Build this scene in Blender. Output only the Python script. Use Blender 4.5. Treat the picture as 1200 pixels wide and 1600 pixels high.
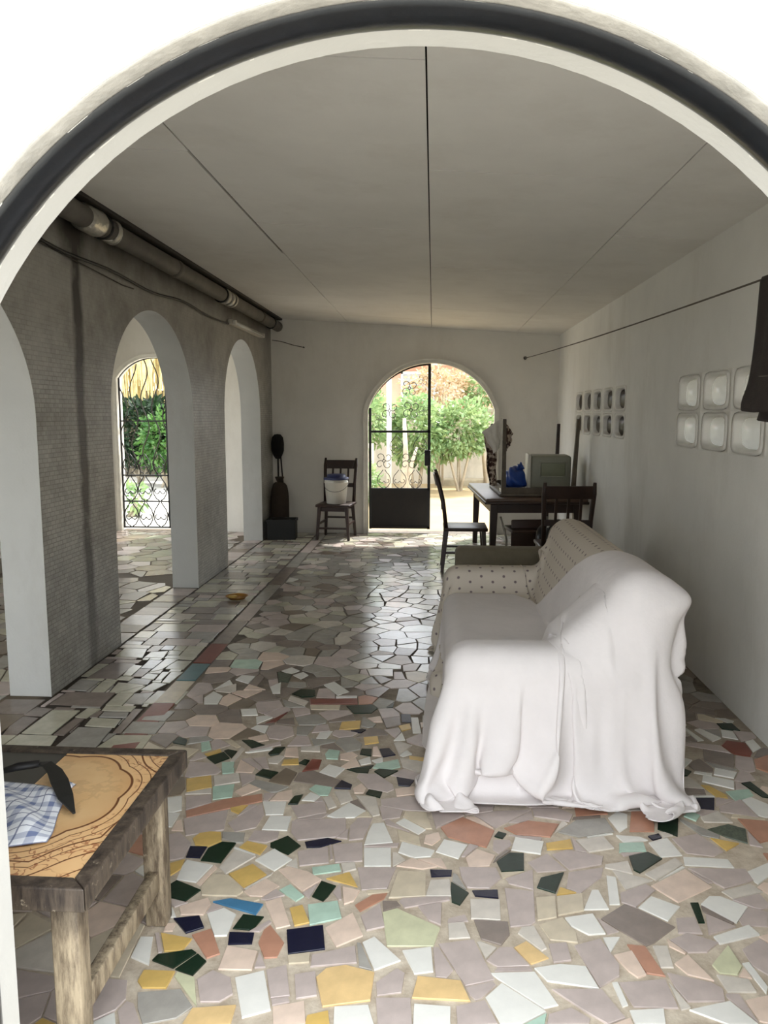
import bpy, bmesh, math, random
import numpy as np
from mathutils import Vector, Matrix

# ------------------------------------------------------------------ clear
for o in list(bpy.data.objects):
    bpy.data.objects.remove(o, do_unlink=True)
scene = bpy.context.scene
COL = scene.collection
PI = math.pi
R = random.Random(11)

# ------------------------------------------------------------------ camera
H = 1.5                                    # eye height
def cam_axes(vx, vy, f=1200.0):
    yd = np.array([(vx - 600) / f, (vy - 800) / f, 1.0]); yd /= np.linalg.norm(yd)
    th = math.atan2(800 - vy, f)
    up = np.array([0, -math.cos(th), -math.sin(th)])
    xd = np.cross(yd, up); xd /= np.linalg.norm(xd)
    return xd, yd, up
_x, _y, _z = cam_axes(677, 648)
right = Vector((_x[0], _y[0], _z[0])); upv = -Vector((_x[1], _y[1], _z[1])); back = -Vector((_x[2], _y[2], _z[2]))
cam = bpy.data.cameras.new('camera'); cam_o = bpy.data.objects.new('camera', cam); COL.objects.link(cam_o)
m = Matrix.Identity(4)
for i in range(3):
    m[i][0], m[i][1], m[i][2] = right[i], upv[i], back[i]
m.translation = Vector((0, 0, H))
cam_o.matrix_world = m
cam.sensor_width = 36; cam.lens = 27.0; cam.clip_start = 0.02; cam.clip_end = 300
scene.camera = cam_o

# ------------------------------------------------------------------ sky, sun, exposure
world = bpy.data.worlds.new('sky'); scene.world = world; world.use_nodes = True
bg = world.node_tree.nodes['Background']
bg.inputs[0].default_value = (0.90, 0.95, 1.0, 1); bg.inputs[1].default_value = 1.7
sun = bpy.data.lights.new('sun', 'SUN'); sun_o = bpy.data.objects.new('sun', sun); COL.objects.link(sun_o)
sun.energy = 3.6; sun.angle = math.radians(3); sun.color = (1, .97, .92)
to_sun = Vector((0.28, 0.50, 0.82)).normalized()
sun_o.rotation_euler = to_sun.to_track_quat('Z', 'Y').to_euler(); sun_o.location = (6, 14, 16)
vs = scene.view_settings
vs.view_transform = 'Standard'; vs.look = 'None'; vs.gamma = 1.0; vs.use_curve_mapping = False
vs.exposure = 1.45

# ------------------------------------------------------------------ materials
def lin(c):
    out = []
    for v in c[:3]:
        v /= 255.0
        out.append(v / 12.92 if v <= .04045 else ((v + .055) / 1.055) ** 2.4)
    return (*out, 1)
MATS = {}
def M(name, col, rough=.6, var=.12, vs_=6.0, bump=0.0, bs=60.0, metal=0.0, spec=.5, coord='Object', coat=0, trans=0):
    if name in MATS: return MATS[name]
    mt = bpy.data.materials.new(name); mt.use_nodes = True
    nt = mt.node_tree; N = nt.nodes; L = nt.links
    b = N['Principled BSDF']
    b.inputs['Roughness'].default_value = rough; b.inputs['Metallic'].default_value = metal
    b.inputs['Specular IOR Level'].default_value = spec
    b.inputs['Coat Weight'].default_value = coat
    b.inputs['Transmission Weight'].default_value = trans
    c = lin(col)
    tc = N.new('ShaderNodeTexCoord')
    if var > 0:
        nz = N.new('ShaderNodeTexNoise'); nz.inputs['Scale'].default_value = vs_; nz.inputs['Detail'].default_value = 6
        nz.inputs['Roughness'].default_value = .62
        L.new(tc.outputs[coord], nz.inputs['Vector'])
        mx = N.new('ShaderNodeMix'); mx.data_type = 'RGBA'
        mx.inputs['A'].default_value = tuple(min(1, x * (1 - var)) for x in c[:3]) + (1,)
        mx.inputs['B'].default_value = tuple(min(1, x * (1 + var)) for x in c[:3]) + (1,)
        rp = N.new('ShaderNodeMapRange'); rp.inputs['From Min'].default_value = .3; rp.inputs['From Max'].default_value = .7
        L.new(nz.outputs['Fac'], rp.inputs['Value']); L.new(rp.outputs['Result'], mx.inputs['Factor'])
        L.new(mx.outputs['Result'], b.inputs['Base Color'])
    else:
        b.inputs['Base Color'].default_value = c
    if bump > 0:
        n2 = N.new('ShaderNodeTexNoise'); n2.inputs['Scale'].default_value = bs; n2.inputs['Detail'].default_value = 5
        L.new(tc.outputs[coord], n2.inputs['Vector'])
        bp = N.new('ShaderNodeBump'); bp.inputs['Strength'].default_value = bump; bp.inputs['Distance'].default_value = .01
        L.new(n2.outputs['Fac'], bp.inputs['Height']); L.new(bp.outputs['Normal'], b.inputs['Normal'])
    MATS[name] = mt
    return mt

def stained(name, col, dark, amt=.5, rough=.75, bump=.12, zdirt=None):
    """painted plaster with patchy stains and grime of its own"""
    if name in MATS: return MATS[name]
    mt = M(name, col, rough, .05, 2.0, bump, 90)
    nt = mt.node_tree; N = nt.nodes; L = nt.links; b = N['Principled BSDF']
    src = b.inputs['Base Color'].links[0].from_socket
    tc = [n for n in N if n.type == 'TEX_COORD'][0]
    mp = N.new('ShaderNodeMapping'); mp.inputs['Scale'].default_value = (1.3, 1.3, .5)
    L.new(tc.outputs['Object'], mp.inputs['Vector'])
    nz = N.new('ShaderNodeTexNoise'); nz.inputs['Scale'].default_value = 1.7; nz.inputs['Detail'].default_value = 8; nz.inputs['Roughness'].default_value = .7
    L.new(mp.outputs['Vector'], nz.inputs['Vector'])
    rp = N.new('ShaderNodeMapRange'); rp.inputs['From Min'].default_value = .5; rp.inputs['From Max'].default_value = .78
    rp.inputs['To Max'].default_value = amt
    L.new(nz.outputs['Fac'], rp.inputs['Value'])
    mx = N.new('ShaderNodeMix'); mx.data_type = 'RGBA'; mx.inputs['B'].default_value = lin(dark)
    L.new(rp.outputs['Result'], mx.inputs['Factor']); L.new(src, mx.inputs['A']); L.new(mx.outputs['Result'], b.inputs['Base Color'])
    return mt

class NT:
    """tiny node-graph helper"""
    def __init__(s, mt): s.nt = mt.node_tree; s.N = s.nt.nodes; s.L = s.nt.links
    def put(s, sock, v):
        if isinstance(v, (int, float)): sock.default_value = v
        elif isinstance(v, tuple): sock.default_value = v
        else: s.L.new(v, sock)
    def math(s, op, a, b=0.0, c=0.0):
        n = s.N.new('ShaderNodeMath'); n.operation = op
        s.put(n.inputs[0], a); s.put(n.inputs[1], b); s.put(n.inputs[2], c)
        return n.outputs[0]
    def mix(s, f, a, b):
        n = s.N.new('ShaderNodeMix'); n.data_type = 'RGBA'
        s.put(n.inputs['Factor'], f); s.put(n.inputs['A'], a); s.put(n.inputs['B'], b)
        return n.outputs['Result']
    def coords(s, kind='Object'):
        t = s.N.new('ShaderNodeTexCoord'); x = s.N.new('ShaderNodeSeparateXYZ'); s.L.new(t.outputs[kind], x.inputs[0])
        return t.outputs[kind], x.outputs[0], x.outputs[1], x.outputs[2]
    def noise(s, vec, scale, detail=4, rough=.55):
        n = s.N.new('ShaderNodeTexNoise'); n.inputs['Scale'].default_value = scale; n.inputs['Detail'].default_value = detail
        n.inputs['Roughness'].default_value = rough
        if vec is not None: s.L.new(vec, n.inputs['Vector'])
        return n.outputs['Fac']
    def ramp(s, v, a, b, ta=0.0, tb=1.0):
        n = s.N.new('ShaderNodeMapRange'); n.inputs['From Min'].default_value = a; n.inputs['From Max'].default_value = b
        n.inputs['To Min'].default_value = ta; n.inputs['To Max'].default_value = tb
        s.put(n.inputs['Value'], v); return n.outputs['Result']

WALL = stained('white_wall_paint', (230, 228, 221), (178, 170, 152), .30)
WALLB = stained('back_wall_paint', (226, 222, 213), (176, 166, 146), .28)
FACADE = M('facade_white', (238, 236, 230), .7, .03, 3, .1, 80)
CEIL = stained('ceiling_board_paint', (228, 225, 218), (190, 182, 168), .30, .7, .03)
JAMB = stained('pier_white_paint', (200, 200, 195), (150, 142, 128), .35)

# small square mosaic on the arcade face
MOS = bpy.data.materials.new('grey_wall_mosaic'); MOS.use_nodes = True
g = NT(MOS); b = g.N['Principled BSDF']; b.inputs['Roughness'].default_value = .42
vec, px, py, pz = g.coords()
mp = g.N.new('ShaderNodeCombineXYZ'); g.L.new(py, mp.inputs[0]); g.L.new(pz, mp.inputs[1])
br = g.N.new('ShaderNodeTexBrick'); br.offset = 0.0; br.inputs['Scale'].default_value = 1.0
br.offset = .37; br.inputs['Brick Width'].default_value = .05; br.inputs['Row Height'].default_value = .024
br.inputs['Mortar Size'].default_value = .0026; br.inputs['Mortar Smooth'].default_value = .3
br.inputs['Color1'].default_value = lin((150, 149, 142)); br.inputs['Color2'].default_value = lin((174, 172, 164)); br.inputs['Mortar'].default_value = lin((128, 124, 116))
g.L.new(mp.outputs[0], br.inputs['Vector'])
n1 = g.noise(vec, 1.6, 7, .7)
up_ = g.ramp(pz, 1.55, 2.1)                                  # plain cement skim above the mosaic
c1 = g.mix(g.math('MULTIPLY', up_, g.ramp(n1, .3, .7, .6, 1.0)), br.outputs['Color'], lin((146, 141, 132)))
c1 = g.mix(g.ramp(g.noise(vec, 7, 6, .7), .35, .7, 0, .5), c1, lin((186, 184, 176)))
c2 = g.mix(g.ramp(n1, .46, .72, 0, .7), c1, lin((96, 90, 80)))
# leak stains: one dark run down the first pier, a faint one on the second
def run_stain(y0, w, wob):
    d = g.math('ABSOLUTE', g.math('SUBTRACT', g.math('ADD', py, g.math('MULTIPLY', g.noise(vec, 2.2, 3), wob)), y0))
    return g.math('MULTIPLY', g.ramp(d, w * .3, w, 1, 0), g.ramp(g.noise(vec, 6.0, 5), .3, .62, .4, 1.0))
st = g.math('MAXIMUM', run_stain(4.40, .075, .08), g.math('MULTIPLY', run_stain(4.40, .22, .1), g.ramp(pz, 2.3, 2.5)))
st = g.math('MINIMUM', 1.0, g.math('MULTIPLY', st, 1.5))
st = g.math('MULTIPLY', st, g.ramp(pz, .1, 1.0, .55, 1.0))
c2 = g.mix(g.math('MULTIPLY', g.ramp(pz, 2.36, 2.56), g.ramp(g.noise(vec, 3.0, 5), .3, .6, .3, .8)), c2, lin((62, 56, 48)))   # damp band under the leaking pipe
c3 = g.mix(g.math('MULTIPLY', st, .95), c2, lin((34, 28, 22)))
g.L.new(c3, b.inputs['Base Color'])
bp = g.N.new('ShaderNodeBump'); bp.inputs['Strength'].default_value = .55; bp.inputs['Distance'].default_value = .004; bp.invert = True
g.L.new(g.math('MULTIPLY', br.outputs['Fac'], g.math('SUBTRACT', 1.0, up_)), bp.inputs['Height']); g.L.new(bp.outputs['Normal'], b.inputs['Normal'])

WOOD = M('dark_brown_wood', (46, 27, 18), .42, .3, 9, .15, 40)
WOODB = M('near_black_wood', (24, 16, 12), .45, .3, 9, .1, 40)
IRON = M('black_iron', (22, 20, 18), .5, .2, 20)
IRONG = M('weathered_iron', (60, 54, 46), .6, .2, 20)
STEEL = M('bare_steel', (190, 188, 180), .35, .05, 20, 0, 0, .9)

# ------------------------------------------------------------------ mesh helpers
class MB:
    def __init__(s): s.v = []; s.f = []; s.mi = []; s.sm = []
    def add(s, vs, fs, mi=0, smooth=False):
        o = len(s.v); s.v += [tuple(p) for p in vs]
        for f in fs: s.f.append(tuple(i + o for i in f)); s.mi.append(mi); s.sm.append(smooth)
        return s
    def box(s, x0, x1, y0, y1, z0, z1, mi=0):
        v = [(x, y, z) for z in (z0, z1) for y in (y0, y1) for x in (x0, x1)]
        return s.add(v, [(0, 2, 3, 1), (4, 5, 7, 6), (0, 1, 5, 4), (2, 6, 7, 3), (0, 4, 6, 2), (1, 3, 7, 5)], mi)
    def rbox(s, x0, x1, y0, y1, z0, z1, bev=.01, seg=2, mi=0, mat=None, smooth=True):
        bm = bmesh.new(); bmesh.ops.create_cube(bm, size=1)
        bmesh.ops.scale(bm, vec=(x1 - x0, y1 - y0, z1 - z0), verts=bm.verts)
        bmesh.ops.translate(bm, vec=((x0 + x1) / 2, (y0 + y1) / 2, (z0 + z1) / 2), verts=bm.verts)
        bmesh.ops.bevel(bm, geom=bm.edges[:], offset=bev, segments=seg, profile=.5, affect='EDGES')
        if mat is not None: bmesh.ops.transform(bm, matrix=mat, verts=bm.verts)
        bm.verts.index_update()
        s.add([v.co[:] for v in bm.verts], [[v.index for v in f.verts] for f in bm.faces], mi, smooth); bm.free()
        return s
    def tube(s, pts, r, n=8, closed=False, mi=0, cap=True, flat=1.0):
        P = [Vector(p) for p in pts]; k = len(P)
        rr = r if hasattr(r, '__len__') else [r] * k
        vs = []; ref = None
        for i in range(k):
            a = P[i - 1] if (i > 0 or closed) else P[i]; c = P[(i + 1) % k] if (i < k - 1 or closed) else P[i]
            t = (c - a)
            t = t.normalized() if t.length > 1e-9 else Vector((0, 0, 1))
            if ref is None:
                ref = Vector((0, 0, 1)) if abs(t.z) < .9 else Vector((1, 0, 0))
            u = (ref - t * ref.dot(t)).normalized(); ref = u; w = t.cross(u)
            for j in range(n):
                an = 2 * PI * j / n
                vs.append(P[i] + (u * math.cos(an) * flat + w * math.sin(an)) * rr[i])
        fs = []
        for i in range(k if closed else k - 1):
            for j in range(n):
                a = i * n + j; b_ = i * n + (j + 1) % n; c = ((i + 1) % k) * n + (j + 1) % n; d = ((i + 1) % k) * n + j
                fs.append((a, b_, c, d))
        if cap and not closed:
            fs.append(tuple(range(n))[::-1]); fs.append(tuple((k - 1) * n + j for j in range(n)))
        return s.add(vs, fs, mi, True)
    def lathe(s, prof, n=24, c=(0, 0, 0), mi=0, cap=True):
        vs = []; fs = []
        for r_, z in prof:
            for j in range(n):
                a = 2 * PI * j / n; vs.append((c[0] + r_ * math.cos(a), c[1] + r_ * math.sin(a), c[2] + z))
        for i in range(len(prof) - 1):
            for j in range(n):
                fs.append((i * n + j, i * n + (j + 1) % n, (i + 1) * n + (j + 1) % n, (i + 1) * n + j))
        if cap:
            fs.append(tuple(range(n))[::-1]); fs.append(tuple((len(prof) - 1) * n + j for j in range(n)))
        return s.add(vs, fs, mi, True)
    def beam(s, a, b_, w, d, up=(0, 0, 1), mi=0, w2=None, d2=None):
        a = Vector(a); b_ = Vector(b_); t = (b_ - a).normalized(); u = Vector(up)
        if abs(t.dot(u)) > .95: u = Vector((1, 0, 0))
        u = (u - t * u.dot(t)).normalized(); sd = t.cross(u)
        w2 = w if w2 is None else w2; d2 = d if d2 is None else d2
        v = [a + sd * sx * w / 2 + u * sy * d / 2 for sy in (-1, 1) for sx in (-1, 1)] + [b_ + sd * sx * w2 / 2 + u * sy * d2 / 2 for sy in (-1, 1) for sx in (-1, 1)]
        return s.add(v, [(0, 2, 3, 1), (4, 5, 7, 6), (0, 1, 5, 4), (2, 6, 7, 3), (0, 4, 6, 2), (1, 3, 7, 5)], mi)
    def mesh(s, name, mats):
        me = bpy.data.meshes.new(name); me.from_pydata(s.v, [], s.f)
        for mt in (mats if isinstance(mats, (list, tuple)) else [mats]): me.materials.append(mt)
        me.polygons.foreach_set('material_index', s.mi); me.polygons.foreach_set('use_smooth', s.sm)
        bm = bmesh.new(); bm.from_mesh(me); bmesh.ops.recalc_face_normals(bm, faces=bm.faces[:]); bm.to_mesh(me); bm.free()
        me.update(); return me
    def build(s, name, mats, parent=None, loc=None, bevel=0):
        o = bpy.data.objects.new(name, s.mesh(name, mats)); COL.objects.link(o)
        if parent: o.parent = parent
        if loc: o.location = loc
        if bevel:
            md = o.modifiers.new('bevel', 'BEVEL'); md.width = bevel; md.segments = 2; md.limit_method = 'ANGLE'
        return o
def tag(o, label, cat, group=None, kind=None):
    o['label'] = label; o['category'] = cat
    if group: o['group'] = group
    if kind: o['kind'] = kind
    return o
def empty(name, loc=(0, 0, 0), rz=0, label=None, cat=None, group=None, kind=None):
    o = bpy.data.objects.new(name, None); COL.objects.link(o); o.location = loc; o.rotation_euler = (0, 0, rz); o.empty_display_size = .1
    if label: tag(o, label, cat, group, kind)
    return o
def copy_tree(o, parent=None):
    c = o.copy(); COL.objects.link(c); c.parent = parent
    for ch in o.children: copy_tree(ch, c)
    return c
def child(name, data, parent, loc=(0, 0, 0), rot=(0, 0, 0), scale=(1, 1, 1)):
    o = bpy.data.objects.new(name, data); COL.objects.link(o); o.parent = parent
    o.location = loc; o.rotation_euler = rot; o.scale = scale; return o

# ------------------------------------------------------------------ room dimensions
XL, XR, YF, YB = -2.03, 1.53, 1.40, 9.66         # arcade face, right wall, inner face of front wall, back wall
XA = XL - .23                                     # far face of arcade
XO = -4.12                                        # outer wall of the side verandah
def cz(x): return 2.69 - .064 * (x + 2)           # ceiling height (lean-to slope)

def arch_h(op, u):
    """underside height of an arched opening at coordinate u"""
    c, a, sp, rise = op
    d = min(1, abs(u - c) / a)
    rad = (a * a + rise * rise) / (2 * rise)
    if rise < a * .98:                           # segment of a circle
        return sp + rise - rad + math.sqrt(max(0, rad * rad - (d * a) ** 2))
    return sp + rise * math.sqrt(max(0, 1 - d * d))
def arch_e(op, u):                               # ellipse
    c, a, sp, rise = op
    return sp + rise * math.sqrt(max(0, 1 - min(1, abs(u - c) / a) ** 2))

def arched_wall(name, mats, axis, u0, u1, w0, w1, top, openings, hfun, face_mi=(0, 0), rev_mi=0, seg=40):
    """solid wall along u between planes w0,w1 (other axis) with arched openings reaching the floor"""
    mb = MB()
    P = (lambda u, w, z: (u, w, z)) if axis == 'x' else (lambda u, w, z: (w, u, z))
    def face(u_a, u_b, za, zb, ta, tb):
        mb.add([P(u_a, w0, za), P(u_b, w0, zb), P(u_b, w0, tb), P(u_a, w0, ta)], [(0, 1, 2, 3)], face_mi[0])
        mb.add([P(u_a, w1, za), P(u_b, w1, zb), P(u_b, w1, tb), P(u_a, w1, ta)], [(3, 2, 1, 0)], face_mi[1])
        mb.add([P(u_a, w0, ta), P(u_b, w0, tb), P(u_b, w1, tb), P(u_a, w1, ta)], [(0, 1, 2, 3)], face_mi[0])
    cur = u0
    for op in sorted(openings):
        c, a, sp, rise = op
        face(cur, c - a, 0, 0, top(cur), top(c - a))
        for sgn in (-1, 1):
            ue = c + sgn * a
            mb.add([P(ue, w0, 0), P(ue, w1, 0), P(ue, w1, sp), P(ue, w0, sp)], [(0, 1, 2, 3)], rev_mi)
        us = [c - a * math.cos(PI * i / seg) for i in range(seg + 1)]
        vs = []
        for u in us:
            h = hfun(op, u); vs += [P(u, w0, h), P(u, w1, h)]
        mb.add(vs, [(2 * i, 2 * i + 1, 2 * i + 3, 2 * i + 2) for i in range(seg)], rev_mi, True)
        for i in range(seg):
            face(us[i], us[i + 1], hfun(op, us[i]), hfun(op, us[i + 1]), top(us[i]), top(us[i + 1]))
        cur = c + a
    face(cur, u1, 0, 0, top(cur), top(u1))
    for ue in (u0, u1):
        mb.add([P(ue, w0, 0), P(ue, w1, 0), P(ue, w1, top(ue)), P(ue, w0, top(ue))], [(0, 1, 2, 3)], face_mi[0])
    me = bpy.data.meshes.new(name); me.from_pydata(mb.v, [], mb.f)
    for mt in mats: me.materials.append(mt)
    me.polygons.foreach_set('material_index', mb.mi); me.polygons.foreach_set('use_smooth', mb.sm); me.update()
    o = bpy.data.objects.new(name, me); COL.objects.link(o); o['kind'] = 'structure'
    return o

# ------------------------------------------------------------------ ground outside
gnd = MB().box(-40, 40, -30, 45, -.30, -.06).build('ground', M('pale_yard_concrete', (184, 180, 170), .9, .2, .8, .2, 20))
tag(gnd, 'pale dusty yard ground around the building, seen through the gates', 'ground', kind='structure')

yd = MB().box(-2.6, 8, YB + .24, 17.2, -.06, -.035).build('yard_paving', M('yellow_beige_paving', (150, 130, 94), .9, .2, .9, .2, 20))
tag(yd, 'yellowish beige yard paving just behind the back gate', 'paving', kind='structure')

# ------------------------------------------------------------------ front wall (camera stands outside its arch)
FA = (-.052, .796, 1.60, .524)                    # centre, half width, springing, rise
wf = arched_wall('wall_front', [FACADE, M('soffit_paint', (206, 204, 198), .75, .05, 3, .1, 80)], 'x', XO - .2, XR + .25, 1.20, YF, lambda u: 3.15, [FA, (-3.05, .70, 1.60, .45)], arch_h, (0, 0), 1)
tag(wf, 'blown-out white front wall with the wide arch framing the view', 'wall')
# dark iron half-round frame set into the arch, and the rough rounded soffit lip in front, shade put into its grey
def arch_band(name, op, mat, y0, y1, out, inn, parent, bulge=0.0, jamb=True, n=64, axis_off=0):
    c, a, sp, rise = op
    pts = [(c - a, 0.0)] * 0
    if jamb: pts += [(c - a, z) for z in np.linspace(0, sp, 6)[:-1]]
    rad = (a * a + rise * rise) / (2 * rise); cz0 = sp + rise - rad; th = math.asin(min(1, a / rad))
    arc = [(c + rad * math.sin(t), cz0 + rad * math.cos(t)) for t in np.linspace(-th, th, n)]
    pts += arc
    if jamb: pts += [(c + a, z) for z in np.linspace(sp, 0, 6)[1:]]
    k = len(pts); vs = []; sec = []
    m_ = 8
    for j in range(m_ + 1):                       # section: from front to back across the soffit
        t = j / m_; sec.append((y0 + (y1 - y0) * t, inn + bulge * math.sin(PI * t)))
    sec = [(y0, -out)] + sec + [(y1, -out)]
    for i, (x, z) in enumerate(pts):
        a_ = pts[max(0, i - 1)]; b_ = pts[min(k - 1, i + 1)]
        tx, tz = b_[0] - a_[0], b_[1] - a_[1]; l = math.hypot(tx, tz) or 1
        nx, nz = tz / l, -tx / l                  # towards the opening
        for (yy, dd) in sec: vs.append((x + nx * dd, yy, z + nz * dd))
    s_ = len(sec); fs = []
    for i in range(k - 1):
        for j in range(s_ - 1):
            fs.append((i * s_ + j, i * s_ + j + 1, (i + 1) * s_ + j + 1, (i + 1) * s_ + j))
    mb = MB().add(vs, fs, 0, True)
    return mb.build(name, mat, parent)
BLK = M('glossy_blue_black_paint', (14, 18, 23), .28, .25, 14, .08, 60, 0, .6)
ring = arch_band('arch_frame', FA, BLK, 1.246, 1.337, .004, .003, wf, .012)
ring['label'] = 'glossy blue-black painted frame band around the arch'
lip = arch_band('shaded_soffit_lip', FA, M('soffit_shade_grey', (176, 172, 164), .9, .2, 18, .4, 50), 1.202, 1.244, .0, .002, wf, .002)
# flaked paint specks along the band edges
fl = MB()
for i in range(90):
    t = R.uniform(-1.1, 1.1); rad = .8665; yy = R.choice([1.2455, 1.338]) + R.uniform(-.004, .004)
    ang = t * .95; x = FA[0] + math.sin(ang) * (rad - .0045); z = 1.2606 + math.cos(ang) * (rad - .0045)
    sx = R.uniform(.004, .02); sy = R.uniform(.002, .004)
    tx, tz = math.cos(ang), -math.sin(ang)
    fl.add([(x - tx * sx, yy - sy, z - tz * sx), (x + tx * sx, yy - sy * .6, z + tz * sx), (x + tx * sx * .7, yy + sy, z + tz * sx * .7), (x - tx * sx * .8, yy + sy * .8, z - tz * sx * .8)], [(0, 1, 2, 3)])
f_o = fl.build('paint_flake', M('bare_plaster_flake', (236, 234, 226), .8, 0), wf); f_o['kind'] = 'stuff'

# ------------------------------------------------------------------ back wall
GA = (-.03, .815, 1.56, .60)                      # main gate opening
GL = (-3.55, .50, 1.96, .28)                      # side verandah gate
wb = arched_wall('wall_back', [WALLB, WALL], 'x', XO - .2, XR + .25, YB, YB + .22, lambda u: cz(u) + .12, [GA, GL], arch_h, (0, 0), 1)
tag(wb, 'shaded off-white back wall with two arched gateways', 'wall')
frm = arch_band('arch_trim', GA, M('white_gloss_trim', (222, 218, 206), .45, .1, 12, .1, 30), YB - .035, YB + .05, .03, .028, wb, .004)
frm['label'] = 'white painted frame around the back gate'
frm2 = arch_band('arch_trim', GL, MATS['white_gloss_trim'], YB - .02, YB + .05, .03, .022, wb, .003)

# ------------------------------------------------------------------ arcade between room and side verandah
AR = [(2.91, .93, 1.48, .76), (5.61, .84, 1.50, .745), (8.21, .78, 1.50, .79)]
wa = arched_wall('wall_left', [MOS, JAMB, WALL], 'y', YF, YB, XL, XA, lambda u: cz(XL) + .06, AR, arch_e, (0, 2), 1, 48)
tag(wa, 'grey mosaic-clad arcade wall with three arches on the left', 'wall')
# ------------------------------------------------------------------ outer verandah wall
wo = arched_wall('wall_outer', [WALL], 'y', YF, YB, XO, XO - .2, lambda u: 2.95, [(8.35, .62, 1.5, .62)], arch_e, (0, 0), 0)  # unseen arch opening added to let light into the verandah
tag(wo, 'cream outer wall of the side verandah behind the arcade', 'wall')
bo = MB().rbox(XO - .02, XO + .03, 6.16, 7.70, 0, .14, .006).build('baseboard_outer', M('grey_plinth', (140, 134, 122), .8, .2, 5))
tag(bo, 'low grey plinth along the cream outer verandah wall', 'baseboard', kind='structure')

# ------------------------------------------------------------------ right wall with ventilation blocks
CW, CHh = .447, .222
near_c = [2.985 + .4475 * i for i in range(5)]
far_c = [6.475 + .4475 * i for i in range(5)]
Z0, Z1 = 1.298, 1.298 + 2 * CHh
w = MB(); T = .16; topz = cz(XR) + .06
w.box(XR, XR + T, YF, YB, 0, Z0); w.box(XR, XR + T, YF, YB, Z1, topz)
yn0, yn1 = near_c[0] - CW / 2, near_c[-1] + CW / 2; yf0, yf1 = far_c[0] - CW / 2, far_c[-1] + CW / 2
w.box(XR, XR + T, YF, yn0, Z0, Z1); w.box(XR, XR + T, yn1, yf0, Z0, Z1); w.box(XR, XR + T, yf1, YB, Z0, Z1)
wr = w.build('wall_right', WALL); tag(wr, 'plain off-white right wall with two groups of ventilation blocks', 'wall', kind='structure')
def rrect(wd, ht, r, n=40):
    pts = []
    for i in range(n):
        a = 2 * PI * (i + .5) / n; c, s_ = math.cos(a), math.sin(a)
        hx, hy = wd / 2, ht / 2                       # superellipse gives an even rounded rectangle
        e = 2 / r
        pts.append((hx * abs(c) ** e * (1 if c > 0 else -1), hy * abs(s_) ** e * (1 if s_ > 0 else -1)))
    return pts
def loops(ls, close=None, mi=0):
    mb = MB(); n = len(ls[0]); vs = [p for l in ls for p in l]; fs = []
    for i in range(len(ls) - 1):
        for j in range(n): fs.append((i * n + j, i * n + (j + 1) % n, (i + 1) * n + (j + 1) % n, (i + 1) * n + j))
    if close: fs.append(tuple((len(ls) - 1) * n + j for j in range(n)))
    return mb.add(vs, fs, mi, True)
def sq(n=40):
    pts = []
    for i in range(n):
        a = 2 * PI * (i + .5) / n; c, s_ = math.cos(a), math.sin(a)
        k = min((CW / 2) / max(abs(c), 1e-6), (CHh / 2) / max(abs(s_), 1e-6)); pts.append((c * k, s_ * k))
    for cx in (-CW / 2, CW / 2):
        for cy in (-CHh / 2, CHh / 2):
            i = min(range(n), key=lambda q: (pts[q][0] - cx) ** 2 + (pts[q][1] - cy) ** 2); pts[i] = (cx, cy)
    return pts
L3 = lambda pts, x: [(x, p[0], p[1]) for p in pts]
blk = loops([L3(sq(), .0), L3(rrect(.392, .212, 6), .0), L3(rrect(.388, .209, 6), .008), L3(rrect(.380, .203, 6), .008), L3(rrect(.376, .200, 6), -.004), L3(rrect(.335, .176, 4.5), -.004), L3(rrect(.322, .165, 4), .004), L3(rrect(.312, .158, 3.6), .055)])
blk_me = blk.mesh('ventilation_block', M('block_plaster', (226, 223, 215), .7, .06, 8, .1, 60))
ln = [L3(rrect(.32 * k, .164 * k, 2.4 + 1.4 * k), .052 - .042 * math.sqrt(max(0, 1 - k * k))) for k in (1, .93, .82, .68, .5, .32, .14)]
lens_mb = loops(ln, True)
def lens_mat(name, col, tr, rough):
    mt = bpy.data.materials.new(name); mt.use_nodes = True; g = NT(mt); b = g.N['Principled BSDF']
    b.inputs['Base Color'].default_value = lin(col); b.inputs['Roughness'].default_value = rough
    t = g.N.new('ShaderNodeBsdfTranslucent'); t.inputs[0].default_value = lin(tr)
    mx = g.N.new('ShaderNodeMixShader'); mx.inputs[0].default_value = .5
    g.L.new(b.outputs[0], mx.inputs[1]); g.L.new(t.outputs[0], mx.inputs[2]); g.L.new(mx.outputs[0], g.N['Material Output'].inputs[0])
    return mt
lens_a = lens_mb.mesh('glass_lens', lens_mat('frosted_glass', (92, 90, 84), (128, 126, 118), .2))
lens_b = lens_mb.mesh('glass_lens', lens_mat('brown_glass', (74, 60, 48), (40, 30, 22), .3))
for cs, lm in ((near_c, lens_a), (far_c, lens_b)):
    for yc in cs:
        for k in range(2):
            bo_ = child('ventilation_block', blk_me, wr, (XR, yc, Z0 + CHh * (k + .5)))
            child('glass_lens', lm, bo_)
# unseen wall added close behind the far group to keep it dim
nb = MB().box(XR + .55, XR + .75, 5.6, 9.4, -.06, 2.6).build('vent_dimming_wall', M('dark_cement_wall', (92, 84, 74), .9, .2, 2, .3, 30))
tag(nb, 'unseen cement wall added outside to dim the far ventilation blocks', 'wall', kind='structure')

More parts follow.
